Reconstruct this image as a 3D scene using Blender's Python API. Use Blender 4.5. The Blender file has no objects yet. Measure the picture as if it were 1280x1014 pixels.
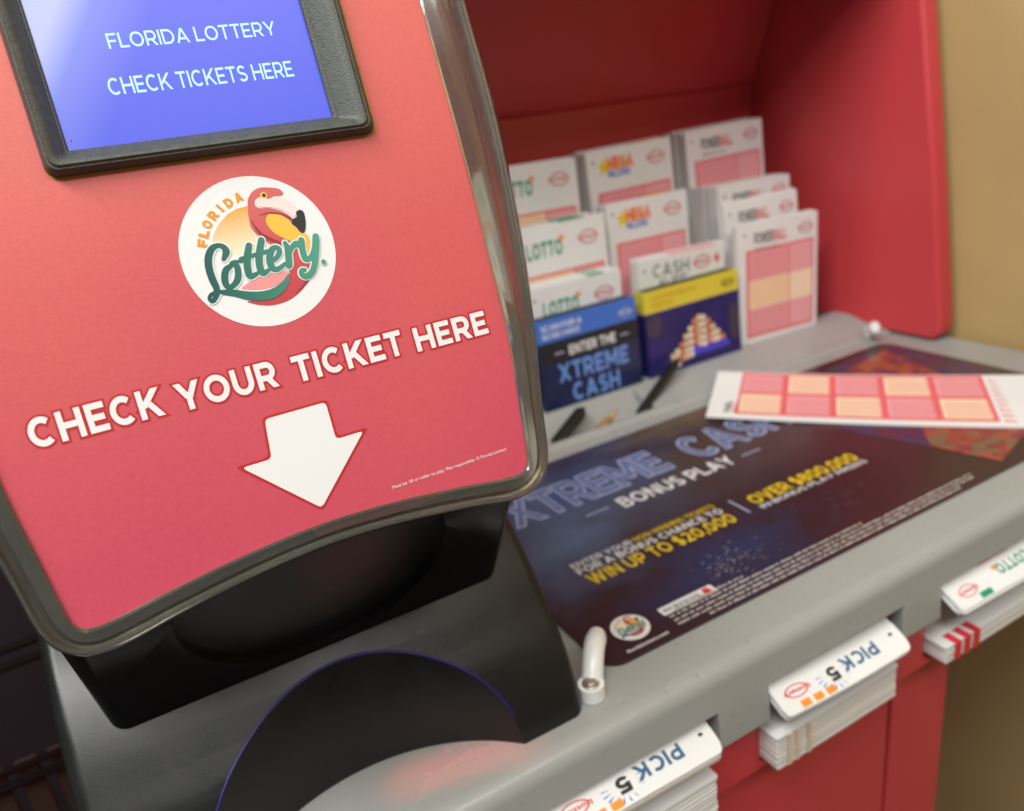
import bpy, bmesh, math, random
from mathutils import Vector, Matrix
from mathutils.geometry import tessellate_polygon

# ------------------------------------------------------------------ scale, camera, light
S = 0.22                      # one drawing unit in metres
scene = bpy.context.scene
col = scene.collection
random.seed(7)

cam_d = bpy.data.cameras.new("camera")
cam = bpy.data.objects.new("camera", cam_d); col.objects.link(cam)
AX = Vector((0.8710, -0.2766, 0.4061)).normalized()      # counter axes seen from the lens (right, down, forward)
AZ = Vector((-0.1257, -0.9244, -0.3601)); AZ = (AZ - AX*AZ.dot(AX)).normalized()
AY = AZ.cross(AX)
rot = Matrix(((AX[0], -AX[1], -AX[2]), (AY[0], -AY[1], -AY[2]), (AZ[0], -AZ[1], -AZ[2])))
CAMP = Vector((-0.6008, -0.9907, 1.0))
cam.matrix_world = Matrix.Translation(CAMP*S) @ rot.to_4x4()
cam_d.sensor_width = 36; cam_d.lens = 966/1280*36
cam_d.clip_start = 0.01; cam_d.clip_end = 60
cam_d.dof.use_dof = True
cam_d.dof.focus_distance = 0.90*S
cam_d.dof.aperture_fstop = 12.5
scene.camera = cam

world = bpy.data.worlds.new("World"); scene.world = world; world.use_nodes = True
bg = world.node_tree.nodes["Background"]
bg.inputs[0].default_value = (0.97, 0.98, 1.0, 1); bg.inputs[1].default_value = 0.15

def area(name, loc, target, sx, sy, power, color):
    l = bpy.data.lights.new(name, 'AREA'); l.shape = 'RECTANGLE'; l.size = sx*S; l.size_y = sy*S
    l.energy = power; l.color = color
    o = bpy.data.objects.new(name, l); col.objects.link(o)
    o.location = Vector(loc)*S
    o.rotation_euler = (Vector(target)-Vector(loc)).to_track_quat('-Z', 'Y').to_euler()
    return o
area("ceiling_light", (0.3, -4.4, 5.6), (0.2, 0.2, 0.2), 7.0, 1.0, 13, (1.0, 0.99, 0.97))
area("ceiling_light", (-3.2, -1.6, 6.0), (1.0, 0.5, 0.1), 4.5, 2.0, 25, (1.0, 0.99, 0.97))
area("ceiling_light", (-1.0, 4.6, 6.5), (-0.5, 0.3, 0.2), 5.0, 1.4, 11, (1.0, 0.97, 0.9))
area("added_front_light", (6.5, -5.5, 5.2), (0.6, 0.2, 0.1), 5.0, 2.4, 32, (0.95, 0.98, 1.0))  # lamp added for the bevel highlight and front faces; no window known there
scene.view_settings.view_transform = 'Standard'; scene.view_settings.look = 'None'
scene.view_settings.exposure = 0.12; scene.view_settings.gamma = 1

# ------------------------------------------------------------------ helpers
def lin(c):
    return tuple(((v/255)/12.92 if v/255 <= .04045 else ((v/255+.055)/1.055)**2.4) for v in c) + (1,)

def mat(name, c, rough=.5, metal=0, noise=0, nscale=30, bump=0, bscale=400, coat=0, trans=0, emit=0, spec=.5, ior=1.45, specks=None):
    m = bpy.data.materials.new(name); m.use_nodes = True
    nt = m.node_tree; p = nt.nodes["Principled BSDF"]
    base = lin(c) if max(c) > 1.5 else tuple(c)+(1,)
    p.inputs["Base Color"].default_value = base
    p.inputs["Roughness"].default_value = rough; p.inputs["Metallic"].default_value = metal
    p.inputs["Specular IOR Level"].default_value = spec; p.inputs["IOR"].default_value = ior
    p.inputs["Coat Weight"].default_value = coat; p.inputs["Coat Roughness"].default_value = .12
    p.inputs["Transmission Weight"].default_value = trans
    tc = nt.nodes.new("ShaderNodeTexCoord")
    if emit:
        p.inputs["Emission Color"].default_value = base; p.inputs["Emission Strength"].default_value = emit
    if noise:
        n = nt.nodes.new("ShaderNodeTexNoise"); n.inputs["Scale"].default_value = nscale; n.inputs["Detail"].default_value = 5
        nt.links.new(tc.outputs["Object"], n.inputs["Vector"])
        r = nt.nodes.new("ShaderNodeMapRange"); r.inputs[1].default_value = .3; r.inputs[2].default_value = .7
        r.inputs[3].default_value = 1-noise; r.inputs[4].default_value = 1+noise
        nt.links.new(n.outputs["Fac"], r.inputs[0])
        mx = nt.nodes.new("ShaderNodeVectorMath"); mx.operation = 'SCALE'; mx.inputs[0].default_value = base[:3]
        nt.links.new(r.outputs[0], mx.inputs["Scale"]); nt.links.new(mx.outputs[0], p.inputs["Base Color"])
        r2 = nt.nodes.new("ShaderNodeMapRange"); r2.inputs[1].default_value = .3; r2.inputs[2].default_value = .7
        r2.inputs[3].default_value = max(0, rough-.06); r2.inputs[4].default_value = min(1, rough+.06)
        nt.links.new(n.outputs["Fac"], r2.inputs[0]); nt.links.new(r2.outputs[0], p.inputs["Roughness"])
    if specks:
        n = nt.nodes.new("ShaderNodeTexNoise"); n.inputs["Scale"].default_value = specks[0]; n.inputs["Detail"].default_value = 2
        nt.links.new(tc.outputs["Object"], n.inputs["Vector"])
        r = nt.nodes.new("ShaderNodeMapRange"); r.inputs[1].default_value = specks[1]; r.inputs[2].default_value = specks[1]+.03; r.inputs[4].default_value = specks[3]
        nt.links.new(n.outputs["Fac"], r.inputs[0])
        mx = nt.nodes.new("ShaderNodeMix"); mx.data_type = 'RGBA'; mx.inputs[7].default_value = lin(specks[2]); mx.inputs[6].default_value = base
        nt.links.new(r.outputs[0], mx.inputs[0])
        if p.inputs["Base Color"].links: nt.links.new(p.inputs["Base Color"].links[0].from_socket, mx.inputs[6])
        nt.links.new(mx.outputs[2], p.inputs["Base Color"])
    if bump:
        n = nt.nodes.new("ShaderNodeTexNoise"); n.inputs["Scale"].default_value = bscale; n.inputs["Detail"].default_value = 3
        nt.links.new(tc.outputs["Object"], n.inputs["Vector"])
        b = nt.nodes.new("ShaderNodeBump"); b.inputs["Strength"].default_value = bump; b.inputs["Distance"].default_value = .0004
        nt.links.new(n.outputs["Fac"], b.inputs["Height"]); nt.links.new(b.outputs[0], p.inputs["Normal"])
    return m

class Fr:                                     # a local frame in drawing units
    def __init__(s, o, u, v, w):
        s.o, s.u, s.v, s.w = Vector(o), Vector(u).normalized(), Vector(v).normalized(), Vector(w).normalized()
    def __call__(s, a, b, c=0): return s.o + s.u*a + s.v*b + s.w*c
WORLD = Fr((0,0,0), (1,0,0), (0,1,0), (0,0,1))

class MB:
    def __init__(s): s.v, s.f, s.m, s.mats = [], [], [], []
    def mi(s, m):
        if m not in s.mats: s.mats.append(m)
        return s.mats.index(m)
    def add(s, vs, fs, m):
        b = len(s.v); s.v += [Vector(x) for x in vs]; k = s.mi(m)
        for f in fs: s.f.append([b+i for i in f]); s.m.append(k)
    def box(s, a0, a1, b0, b1, c0, c1, m, fr=WORLD):
        vs = [fr(a, b, c) for c in (c0, c1) for b in (b0, b1) for a in (a0, a1)]
        s.add(vs, [(0,2,3,1),(4,5,7,6),(0,1,5,4),(1,3,7,5),(3,2,6,7),(2,0,4,6)], m)
    def poly(s, pts, m, fr, w=0, holes=()):   # a flat shape drawn on a surface
        loops = [[Vector((p[0], p[1], 0)) for p in L] for L in [pts]+list(holes)]
        flat = [p for L in loops for p in L]
        tris = tessellate_polygon(loops)
        out = []
        for t in tris:
            a, b, c = (flat[i] for i in t)
            out.append(t if (b-a).cross(c-a).z > 0 else (t[0], t[2], t[1]))
        s.add([fr(p.x, p.y, w) for p in flat], out, m)
    def slab(s, pts, m, fr, w0, w1):          # an outline with thickness (w0 below w1)
        n = len(pts)
        area2 = sum(pts[i][0]*pts[(i+1)%n][1]-pts[(i+1)%n][0]*pts[i][1] for i in range(n))
        if area2 < 0: pts = pts[::-1]
        vs = [fr(p[0], p[1], w0) for p in pts] + [fr(p[0], p[1], w1) for p in pts]
        fs = [tuple(range(n-1, -1, -1)), tuple(range(n, 2*n))] + [(i, (i+1)%n, n+(i+1)%n, n+i) for i in range(n)]
        s.add(vs, fs, m)
    def ring(s, inner, outer, sec, m, fr, closed=True):
        n = len(inner); k = len(sec); vs = []
        for i in range(n):
            for t, w in sec:
                vs.append(fr(inner[i][0]*(1-t)+outer[i][0]*t, inner[i][1]*(1-t)+outer[i][1]*t, w))
        fs = []
        for i in range(n if closed else n-1):
            j = (i+1) % n
            for q in range(k):
                r = (q+1) % k
                fs.append((i*k+q, j*k+q, j*k+r, i*k+r))
        s.add(vs, fs, m)
    def tube(s, pts, rad, m, n=12, caps=True):
        pts = [Vector(p) for p in pts]; vs = []
        if not isinstance(rad, (list, tuple)): rad = [rad]*len(pts)
        for i, p in enumerate(pts):
            d = (pts[min(i+1, len(pts)-1)]-pts[max(i-1, 0)]).normalized()
            a = d.orthogonal().normalized() if i == 0 else (a - d*a.dot(d)).normalized()
            b = d.cross(a)
            vs += [p+(a*math.cos(2*math.pi*q/n)+b*math.sin(2*math.pi*q/n))*rad[i] for q in range(n)]
        fs = [(i*n+q, i*n+(q+1)%n, (i+1)*n+(q+1)%n, (i+1)*n+q) for i in range(len(pts)-1) for q in range(n)]
        if caps: fs += [tuple(range(n-1, -1, -1)), tuple(range((len(pts)-1)*n, len(pts)*n))]
        s.add(vs, fs, m)
    def obj(s, name, parent=None, smooth=False, bevel=0, seg=3, fix=False, origin=None):
        me = bpy.data.meshes.new(name)
        wp = Vector(parent["wloc"]) if parent is not None else Vector(origin or (0, 0, 0))
        me.from_pydata([(v-wp)*S for v in s.v], [], s.f)
        for m in s.mats: me.materials.append(m)
        for p, k in zip(me.polygons, s.m): p.material_index = k; p.use_smooth = bool(smooth) or bevel > 0
        if fix:
            b = bmesh.new(); b.from_mesh(me); bmesh.ops.recalc_face_normals(b, faces=b.faces); b.to_mesh(me); b.free()
        me.update()
        o = bpy.data.objects.new(name, me); col.objects.link(o)
        if parent is not None: o.parent = parent
        else: o.location = wp*S
        o["wloc"] = list(wp)
        if bevel:
            b = o.modifiers.new("bevel", 'BEVEL'); b.width = bevel*S; b.segments = seg; b.limit_method = 'ANGLE'
            b.angle_limit = math.radians(30); b.harden_normals = True
        elif smooth == 'auto':
            me.set_sharp_from_angle(angle=math.radians(35))
        return o

def thing(name, label, cat, loc, group=None):
    o = bpy.data.objects.new(name, None); col.objects.link(o); o.location = Vector(loc)*S
    o.empty_display_size = .01; o["wloc"] = list(loc); o["label"] = label; o["category"] = cat
    if group: o["group"] = group
    return o
def tag(o, label, cat, group=None):
    o["label"] = label; o["category"] = cat
    if group: o["group"] = group
    return o

def cut(o, cutters):
    for c in cutters:
        md = o.modifiers.new("cut", 'BOOLEAN'); md.object = c; md.operation = 'DIFFERENCE'; md.solver = 'EXACT'
    bpy.context.view_layer.update()
    dg = bpy.context.evaluated_depsgraph_get()
    me = bpy.data.meshes.new_from_object(o.evaluated_get(dg))
    o.modifiers.clear(); o.data = me
    for c in cutters: bpy.data.objects.remove(c, do_unlink=True)
    return o
def add_bevel(o, w, seg=3, ang=30):
    for p in o.data.polygons: p.use_smooth = True
    b = o.modifiers.new("bevel", 'BEVEL'); b.width = w*S; b.segments = seg; b.limit_method = 'ANGLE'
    b.angle_limit = math.radians(ang); b.harden_normals = True

def rr(x0, x1, y0, y1, r, n=5):               # rounded rectangle, counter-clockwise
    out = []
    for cx, cy, a in ((x1-r, y0+r, -90), (x1-r, y1-r, 0), (x0+r, y1-r, 90), (x0+r, y0+r, 180)):
        for i in range(n+1):
            t = math.radians(a+90*i/n); out.append((cx+r*math.cos(t), cy+r*math.sin(t)))
    return out
def circ(cx, cy, rx, ry=None, n=32):
    ry = ry or rx
    return [(cx+rx*math.cos(2*math.pi*i/n), cy+ry*math.sin(2*math.pi*i/n)) for i in range(n)]
def crom(pts, k=4, closed=True):
    n = len(pts); out = []
    for i in range(n if closed else n-1):
        g = lambda j: pts[j % n] if closed else pts[max(0, min(n-1, j))]
        p0, p1, p2, p3 = g(i-1), g(i), g(i+1), g(i+2)
        for q in range(k):
            t = q/k
            out.append(tuple(.5*((2*b)+(c-a)*t+(2*a-5*b+4*c-d)*t*t+(-a+3*b-3*c+d)*t**3) for a, b, c, d in zip(p0, p1, p2, p3)))
    if not closed: out.append(tuple(pts[-1]))
    return out


# ------------------------------------------------------------------ block capitals drawn from strokes
def _arc(cx, cy, rx, ry, a0, a1, n=14):
    return [(cx+rx*math.cos(math.radians(a0+(a1-a0)*i/n)), cy+ry*math.sin(math.radians(a0+(a1-a0)*i/n))) for i in range(n+1)]
# each glyph: width, list of ('p', polyline) or ('d', x0, y0, x1, y1) slanted bars cut level at both ends
GL = {
 'A': (.94, [('d', 0, 0, .5, 1), ('d', 1, 0, .5, 1), ('p', [(.26, .26), (.74, .26)])]),
 'B': (.78, [('p', [(0, 0), (0, 1)]), ('p', [(0, 1)]+_arc(.62, .77, .32, .23, 90, -90)+[(0, .54)]), ('p', [(0, .54)]+_arc(.66, .27, .34, .27, 90, -90)+[(0, 0)])]),
 'C': (.88, [('p', _arc(.54, .5, .54, .5, 48, 312, 24))]),
 'D': (.88, [('p', [(0, 0), (0, 1)]), ('p', [(0, 1)]+_arc(.45, .5, .55, .5, 90, -90, 20)+[(0, 0)])]),
 'E': (.70, [('p', [(0, 0), (0, 1)]), ('p', [(0, 1), (.96, 1)]), ('p', [(0, .5), (.86, .5)]), ('p', [(0, 0), (1, 0)])]),
 'F': (.68, [('p', [(0, 0), (0, 1)]), ('p', [(0, 1), (1, 1)]), ('p', [(0, .48), (.86, .48)])]),
 'G': (.92, [('p', _arc(.52, .5, .52, .5, 50, 322, 24)), ('p', [(.95, .12), (.95, .44)]), ('p', [(.58, .44), (.95, .44)])]),
 'H': (.86, [('p', [(0, 0), (0, 1)]), ('p', [(1, 0), (1, 1)]), ('p', [(0, .5), (1, .5)])]),
 'I': (0, [('p', [(.5, 0), (.5, 1)])]),
 'J': (.62, [('p', [(1, 1), (1, .35)]+_arc(.5, .35, .5, .35, 0, -150))]),
 'K': (.86, [('p', [(0, 0), (0, 1)]), ('d', .06, .33, .97, 1), ('d', 1.0, 0, .36, .62)]),
 'L': (.66, [('p', [(0, 0), (0, 1)]), ('p', [(0, 0), (1, 0)])]),
 'M': (1.04, [('p', [(0, 0), (0, 1)]), ('p', [(1, 0), (1, 1)]), ('d', .5, .16, .03, 1), ('d', .5, .16, .97, 1)]),
 'N': (.88, [('p', [(0, 0), (0, 1)]), ('p', [(1, 0), (1, 1)]), ('d', 1, 0, 0, 1)]),
 'O': (.98, [('p', _arc(.5, .5, .5, .5, 0, 360, 36))]),
 'P': (.76, [('p', [(0, 0), (0, 1)]), ('p', [(0, 1)]+_arc(.62, .69, .38, .31, 90, -90)+[(0, .38)])]),
 'Q': (.98, [('p', _arc(.5, .5, .5, .5, 0, 360, 36)), ('p', [(.62, .28), (1, 0)])]),
 'R': (.80, [('p', [(0, 0), (0, 1)]), ('p', [(0, 1)]+_arc(.60, .69, .38, .31, 90, -90)+[(0, .38)]), ('d', 1, 0, .52, .42)]),
 'S': (.74, [('p', _arc(.5, .75, .46, .25, 30, 270, 16)[:-1]+_arc(.5, .25, .5, .25, 90, -150, 16))]),
 'T': (.76, [('p', [(0, 1), (1, 1)]), ('p', [(.5, 0), (.5, 1)])]),
 'U': (.84, [('p', [(0, 1), (0, .42)]+_arc(.5, .42, .5, .42, 180, 360, 18)+[(1, 1)])]),
 'V': (.92, [('d', .5, 0, 0, 1), ('d', .5, 0, 1, 1)]),
 'W': (1.36, [('d', .26, 0, 0, 1), ('d', .26, 0, .5, 1), ('d', .74, 0, .5, 1), ('d', .74, 0, 1, 1)]),
 'X': (.90, [('d', 0, 0, 1, 1), ('d', 1, 0, 0, 1)]),
 'Y': (.92, [('d', .5, .38, 0, 1), ('d', .5, .38, 1, 1), ('p', [(.5, 0), (.5, .42)])]),
 'Z': (.76, [('p', [(0, 1), (1, 1)]), ('p', [(0, 0), (1, 0)]), ('d', 0, 0, 1, 1)]),
 '0': (.82, [('p', _arc(.5, .5, .5, .5, 0, 360, 32))]),
 '1': (.30, [('p', [(1, 0), (1, 1)]), ('p', [(0, .86), (1, 1)])]),
 '2': (.72, [('p', _arc(.48, .70, .46, .30, 160, -30, 14)+[(0, 0)]), ('p', [(0, 0), (1, 0)])]),
 '4': (.80, [('p', [(.74, 0), (.74, 1)]), ('p', [(0, .25), (1, .25)]), ('d', 0, .25, .74, 1)]),
 '5': (.74, [('p', [(.9, 1), (.08, 1), (.04, .55)]), ('p', [(.04, .55)]+_arc(.48, .31, .52, .31, 105, -150, 18))]),
 '8': (.76, [('p', _arc(.5, .76, .44, .24, 0, 360, 22)), ('p', _arc(.5, .27, .5, .27, 0, 360, 24))]),
 '$': (.74, [('p', _arc(.5, .73, .46, .22, 30, 270, 14)[:-1]+_arc(.5, .28, .5, .23, 90, -150, 14)), ('p', [(.5, -.06), (.5, 1.06)])]),
 ',': (.0, [('p', [(.5, -.10), (.5, .02)])]), '.': (.0, [('p', [(.5, 0), (.5, .02)])]),
 '-': (.34, [('p', [(0, .46), (1, .46)])]), ' ': (.30, []),
}
def caps(mb, txt, m, fr, x0, x1, y0, y1, w, t, e=0.0, gap=.13, warp=None):
    adv = []
    x = 0
    for ch in txt:
        W = max(GL[ch][0], t) if ch != ' ' else .34
        adv.append((x, W)); x += W + (gap if ch != ' ' else 0)
    tot = x-gap; sx = (x1-x0)/tot; sy = (y1-y0)
    k = 0
    for ch, (xa, W) in zip(txt, adv):
        for st in GL[ch][1]:
            k += 1; wz = w+.000025*(k % 6)
            X = lambda u: xa+t/2+u*(W-t); Yy = lambda v: t/2+v*(1-t)
            P = lambda u, v: fr(x0+u*sx, y0+v*sy, wz)
            if st[0] == 'd':
                _, u0, v0, u1, v1 = st
                a0, a1 = X(u0), X(u1)
                # ends sit level with the cap line or base line, or inside another stroke
                b0 = v0*1.0 if v0 not in (0,) else 0.0; b1 = 1.0 if v1 == 1 else Yy(v1)
                if v0 not in (0,): b0 = Yy(v0)
                L = math.hypot(a1-a0, b1-b0); th = t*L/abs(b1-b0)/2
                if th > t*1.05: th = t*1.05
                th += e*L/abs(b1-b0)
                if e:
                    dx = (a1-a0)/(b1-b0); a0 -= dx*e; a1 += dx*e; b0 -= e; b1 += e
                if ch in 'AVWMY' or (ch == 'N'):
                    pass
                mb.add([P(a0-th, b0), P(a0+th, b0), P(a1+th, b1), P(a1-th, b1)], [(0,1,2,3)] if b1 > b0 else [(3,2,1,0)], m)
            else:
                pts = [(X(u), Yy(v)) for u, v in st[1]]
                closed = len(pts) > 8 and math.hypot(pts[0][0]-pts[-1][0], pts[0][1]-pts[-1][1]) < 1e-6
                hw = t/2+e; n = len(pts)
                curved_end = (len(pts) > 8 and ch in 'CGS2$5') 
                def dirn(i):
                    if closed: a, b = pts[(i-1) % (n-1)], pts[(i+1) % (n-1)]
                    else: a, b = pts[max(0, i-1)], pts[min(n-1, i+1)]
                    dx, dy = b[0]-a[0], b[1]-a[1]; l = math.hypot(dx, dy) or 1
                    return dx/l, dy/l
                L_, R_ = [], []
                for i, (px, py) in enumerate(pts):
                    dx, dy = dirn(i)
                    ex = 0
                    if not closed and i in (0, n-1):
                        ex = (e if curved_end or ch in 'CG' and n > 8 else hw)*(-1 if i == 0 else 1)
                    qx, qy = px+dx*ex, py+dy*ex
                    # widen at sharp corners
                    f = 1.0
                    if 0 < i < n-1 and n > 2:
                        a, b = pts[i-1], pts[i+1]
                        d1 = Vector((px-a[0], py-a[1])); d2 = Vector((b[0]-px, b[1]-py))
                        if d1.length > 1e-9 and d2.length > 1e-9:
                            c = max(-1, min(1, d1.normalized().dot(d2.normalized()))); f = min(1.5, 1/max(.5, math.sqrt((1+c)/2)))
                            nd_ = (d1.normalized()+d2.normalized())
                            if nd_.length > 1e-6: nd_.normalize(); dx, dy = nd_.x, nd_.y
                    L_.append((qx-dy*hw*f, qy+dx*hw*f)); R_.append((qx+dy*hw*f, qy-dx*hw*f))
                vs = [P(*q) for q in L_]+[P(*q) for q in R_]
                mb.add(vs, [(i, n+i, n+i+1, i+1) for i in range(n-1)], m)

_tc = {}
def text_raw(txt, bold):
    if (txt, bold) not in _tc:
        c = bpy.data.curves.new("t", 'FONT'); c.body = txt; c.offset = bold; c.resolution_u = 3
        c.space_character = 1.0 + bold*1.6; c.fill_mode = 'FRONT'
        o = bpy.data.objects.new("t", c); col.objects.link(o)
        bpy.context.view_layer.update()
        me = bpy.data.meshes.new_from_object(o.evaluated_get(bpy.context.evaluated_depsgraph_get()))
        vs = [(v.co.x, v.co.y) for v in me.vertices]; fs = [tuple(p.vertices) for p in me.polygons]
        bpy.data.objects.remove(o, do_unlink=True); bpy.data.curves.remove(c); bpy.data.meshes.remove(me)
        _tc[(txt, bold)] = (vs, fs)
    return _tc[(txt, bold)]
def text(mb, txt, m, fr, x0, x1, y0, y1, w, bold=.02, out=0, mout=None, wout=None, warp=None):
    """print a word into a box; out = extra outline drawn one layer below"""
    if all(ch in GL for ch in txt):
        t = .135+bold*1.35
        if out: caps(mb, txt, mout, fr, x0, x1, y0, y1, wout, t, e=out*1.35)
        caps(mb, txt, m, fr, x0, x1, y0, y1, w, t)
        return
    base = text_raw(txt, bold)[0]
    bx0, bx1 = min(p[0] for p in base), max(p[0] for p in base); by0, by1 = min(p[1] for p in base), max(p[1] for p in base)
    sx, sy = (x1-x0)/(bx1-bx0), (y1-y0)/(by1-by0)
    jobs = [(bold, m, w)]
    if out: jobs.insert(0, (bold+out, mout, wout))
    for bo, mm, ww in jobs:
        c = bpy.data
        if bo == bold: vs, fs = text_raw(txt, bold)
        else:
            key = (txt, bo, bold)
            if key not in _tc:
                cu = bpy.data.curves.new("t", 'FONT'); cu.body = txt; cu.offset = bo; cu.resolution_u = 3
                cu.space_character = 1.0 + bold*1.6; cu.fill_mode = 'FRONT'
                o = bpy.data.objects.new("t", cu); col.objects.link(o); bpy.context.view_layer.update()
                me = bpy.data.meshes.new_from_object(o.evaluated_get(bpy.context.evaluated_depsgraph_get()))
                _tc[key] = ([(v.co.x, v.co.y) for v in me.vertices], [tuple(p.vertices) for p in me.polygons])
                bpy.data.objects.remove(o, do_unlink=True); bpy.data.curves.remove(cu); bpy.data.meshes.remove(me)
            vs, fs = _tc[key]
        P = [(x0+(x-bx0)*sx, y0+(y-by0)*sy) for x, y in vs]
        par = list(range(len(vs)))
        def find(i):
            while par[i] != i: par[i] = par[par[i]]; i = par[i]
            return i
        for fc in fs:
            for i in fc[1:]: par[find(i)] = find(fc[0])
        xs = {}
        for i, p in enumerate(P):
            r = find(i); xs[r] = min(xs.get(r, 1e9), p[0])
        order = {r: k for k, r in enumerate(sorted(xs, key=xs.get))}
        mb.add([fr(p[0], p[1], ww+.00006*(order[find(i)] % 3)) for i, p in enumerate(P)], fs, mm)
def dashes(mb, m, fr, x0, x1, y, h, w, rnd, slope=0):     # print too small to read
    x = x0
    while x < x1:
        l = rnd.uniform(h*1.2, h*5)
        e = min(x+l, x1)
        ya = y+slope*(x-x0)
        xx = x
        while xx < e:
            q = min(xx+h*.55, e)
            hh = h*rnd.uniform(.62, 1)
            mb.add([fr(xx, ya, w), fr(q-h*.12, ya, w), fr(q-h*.12, ya+hh, w), fr(xx, ya+hh, w)], [(0,1,2,3)], m)
            xx += h*.62
        x = e+h*.7
def stroke(mb, pts, m, fr, w, extra=0):
    P = crom([tuple(p) for p in pts], 5, closed=False)
    L, R = [], []
    for i, p in enumerate(P):
        a, b = P[max(0, i-1)], P[min(len(P)-1, i+1)]
        dx, dy = b[0]-a[0], b[1]-a[1]; l = math.hypot(dx, dy) or 1
        h = abs(p[2])/2+extra
        L.append((p[0]-dy/l*h, p[1]+dx/l*h)); R.append((p[0]+dy/l*h, p[1]-dx/l*h))
    n = len(P)
    vs = [fr(x, y, w+.00006*i/n) for i, (x, y) in enumerate(L)]+[fr(x, y, w+.00006*i/n) for i, (x, y) in enumerate(R)]
    mb.add(vs, [(i, n+i, n+i+1, i+1) for i in range(n-1)], m)
    for q in (0, -1):
        mb.poly(circ(P[q][0], P[q][1], abs(P[q][2])/2+extra, n=10), m, fr, w-.00001 if q == 0 else w+.00008)

# ------------------------------------------------------------------ materials
M_red = mat("red_laminate", (192, 62, 66), .42, noise=.05, nscale=8, bump=.08, bscale=700)
M_gray = mat("grey_moulded_plastic", (150, 151, 147), .28, specks=(500, .72, (84, 80, 70), .7), noise=.05, nscale=14, bump=.25, bscale=900)
M_dark = mat("dark_plastic", (26, 24, 24), .6)  # plain dark plastic for the panel seam and carton tops
M_blk = mat("black_textured_plastic", (.010, .010, .010), .31, spec=.42, noise=.1, nscale=60, bump=.12, bscale=3200)
M_blks = mat("black_smooth_plastic", (.011, .010, .011), .22, noise=.1, nscale=20, spec=.2)
M_bez = mat("charcoal_textured_plastic", (70, 73, 66), .45, noise=.2, nscale=700, bump=.35, bscale=2400)
M_violet = mat("violet_rim_reflection", (30, 24, 96), .4)  # colour of reflected screen light, given to the scoop rim bead
M_white = mat("white_print", (220, 220, 218), .5)
M_paper = mat("white_paper", (218, 218, 215), .7, noise=.03, nscale=20)
M_paper2 = mat("cream_paper", (204, 196, 186), .75, noise=.06, nscale=40)
M_outl = mat("dark_red_print", (178, 34, 34), .5)
M_yel = mat("yellow_print", (222, 190, 30), .5)
M_navy = mat("navy_print", (26, 36, 66), .5)
M_ink = mat("black_print", (34, 32, 34), .5)
M_blue = mat("blue_print", (52, 96, 190), .45)
M_green = mat("green_print", (24, 140, 104), .5)
M_pink = mat("pink_print", (224, 158, 162), .6, noise=.06, nscale=500)
M_rose = mat("rose_print", (218, 96, 102), .6)
M_cream = mat("peach_print", (234, 210, 178), .6, noise=.05, nscale=500)
M_redp = mat("red_print", (206, 50, 56), .55)
M_oran = mat("orange_print", (236, 140, 40), .5)
M_gold = mat("amber_print", (214, 140, 30), .5)
M_clip = mat("white_nylon", (225, 225, 222), .3, spec=.6)
M_metal = mat("steel_screw", (196, 192, 184), .42, metal=1)
M_tan = mat("tan_wall_paint", (182, 155, 104), .7, noise=.07, nscale=9, bump=.5, bscale=260)

def m_insert():
    m = mat("red_insert_card", (200, 62, 62), .5, bump=.1, bscale=1600)
    nt = m.node_tree; p = nt.nodes["Principled BSDF"]
    tc = nt.nodes.new("ShaderNodeTexCoord"); sep = nt.nodes.new("ShaderNodeSeparateXYZ")
    nt.links.new(tc.outputs["Generated"], sep.inputs[0])
    n = nt.nodes.new("ShaderNodeTexNoise"); n.inputs["Scale"].default_value = 2.2; n.inputs["Detail"].default_value = 1
    nt.links.new(tc.outputs["Generated"], n.inputs["Vector"])
    a = nt.nodes.new("ShaderNodeMath"); a.operation = 'MULTIPLY_ADD'; a.inputs[1].default_value = .5; nt.links.new(n.outputs["Fac"], a.inputs[0]); nt.links.new(sep.outputs[2], a.inputs[2])
    r = nt.nodes.new("ShaderNodeValToRGB")
    r.color_ramp.elements[0].position = .25; r.color_ramp.elements[0].color = lin((188, 68, 88))
    r.color_ramp.elements[1].position = 1.0; r.color_ramp.elements[1].color = lin((206, 102, 88))
    e = r.color_ramp.elements.new(.6); e.color = lin((194, 80, 82))
    nt.links.new(a.outputs[0], r.inputs[0])
    g = nt.nodes.new("ShaderNodeTexNoise"); g.inputs["Scale"].default_value = 900
    nt.links.new(tc.outputs["Object"], g.inputs["Vector"])
    mr = nt.nodes.new("ShaderNodeMapRange"); mr.inputs[1].default_value = .25; mr.inputs[2].default_value = .75; mr.inputs[3].default_value = .95; mr.inputs[4].default_value = 1.05
    nt.links.new(g.outputs["Fac"], mr.inputs[0])
    s = nt.nodes.new("ShaderNodeVectorMath"); s.operation = 'SCALE'; nt.links.new(r.outputs[0], s.inputs[0]); nt.links.new(mr.outputs[0], s.inputs["Scale"])
    nt.links.new(s.outputs[0], p.inputs["Base Color"])
    return m
M_insert = m_insert()

def m_rim():
    m = mat("smoky_clear_acrylic", (216, 214, 200), .10, trans=.945, spec=.6, noise=.05, nscale=70, bump=.05, bscale=260, coat=.3)
    return m
M_rim = m_rim()

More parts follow.
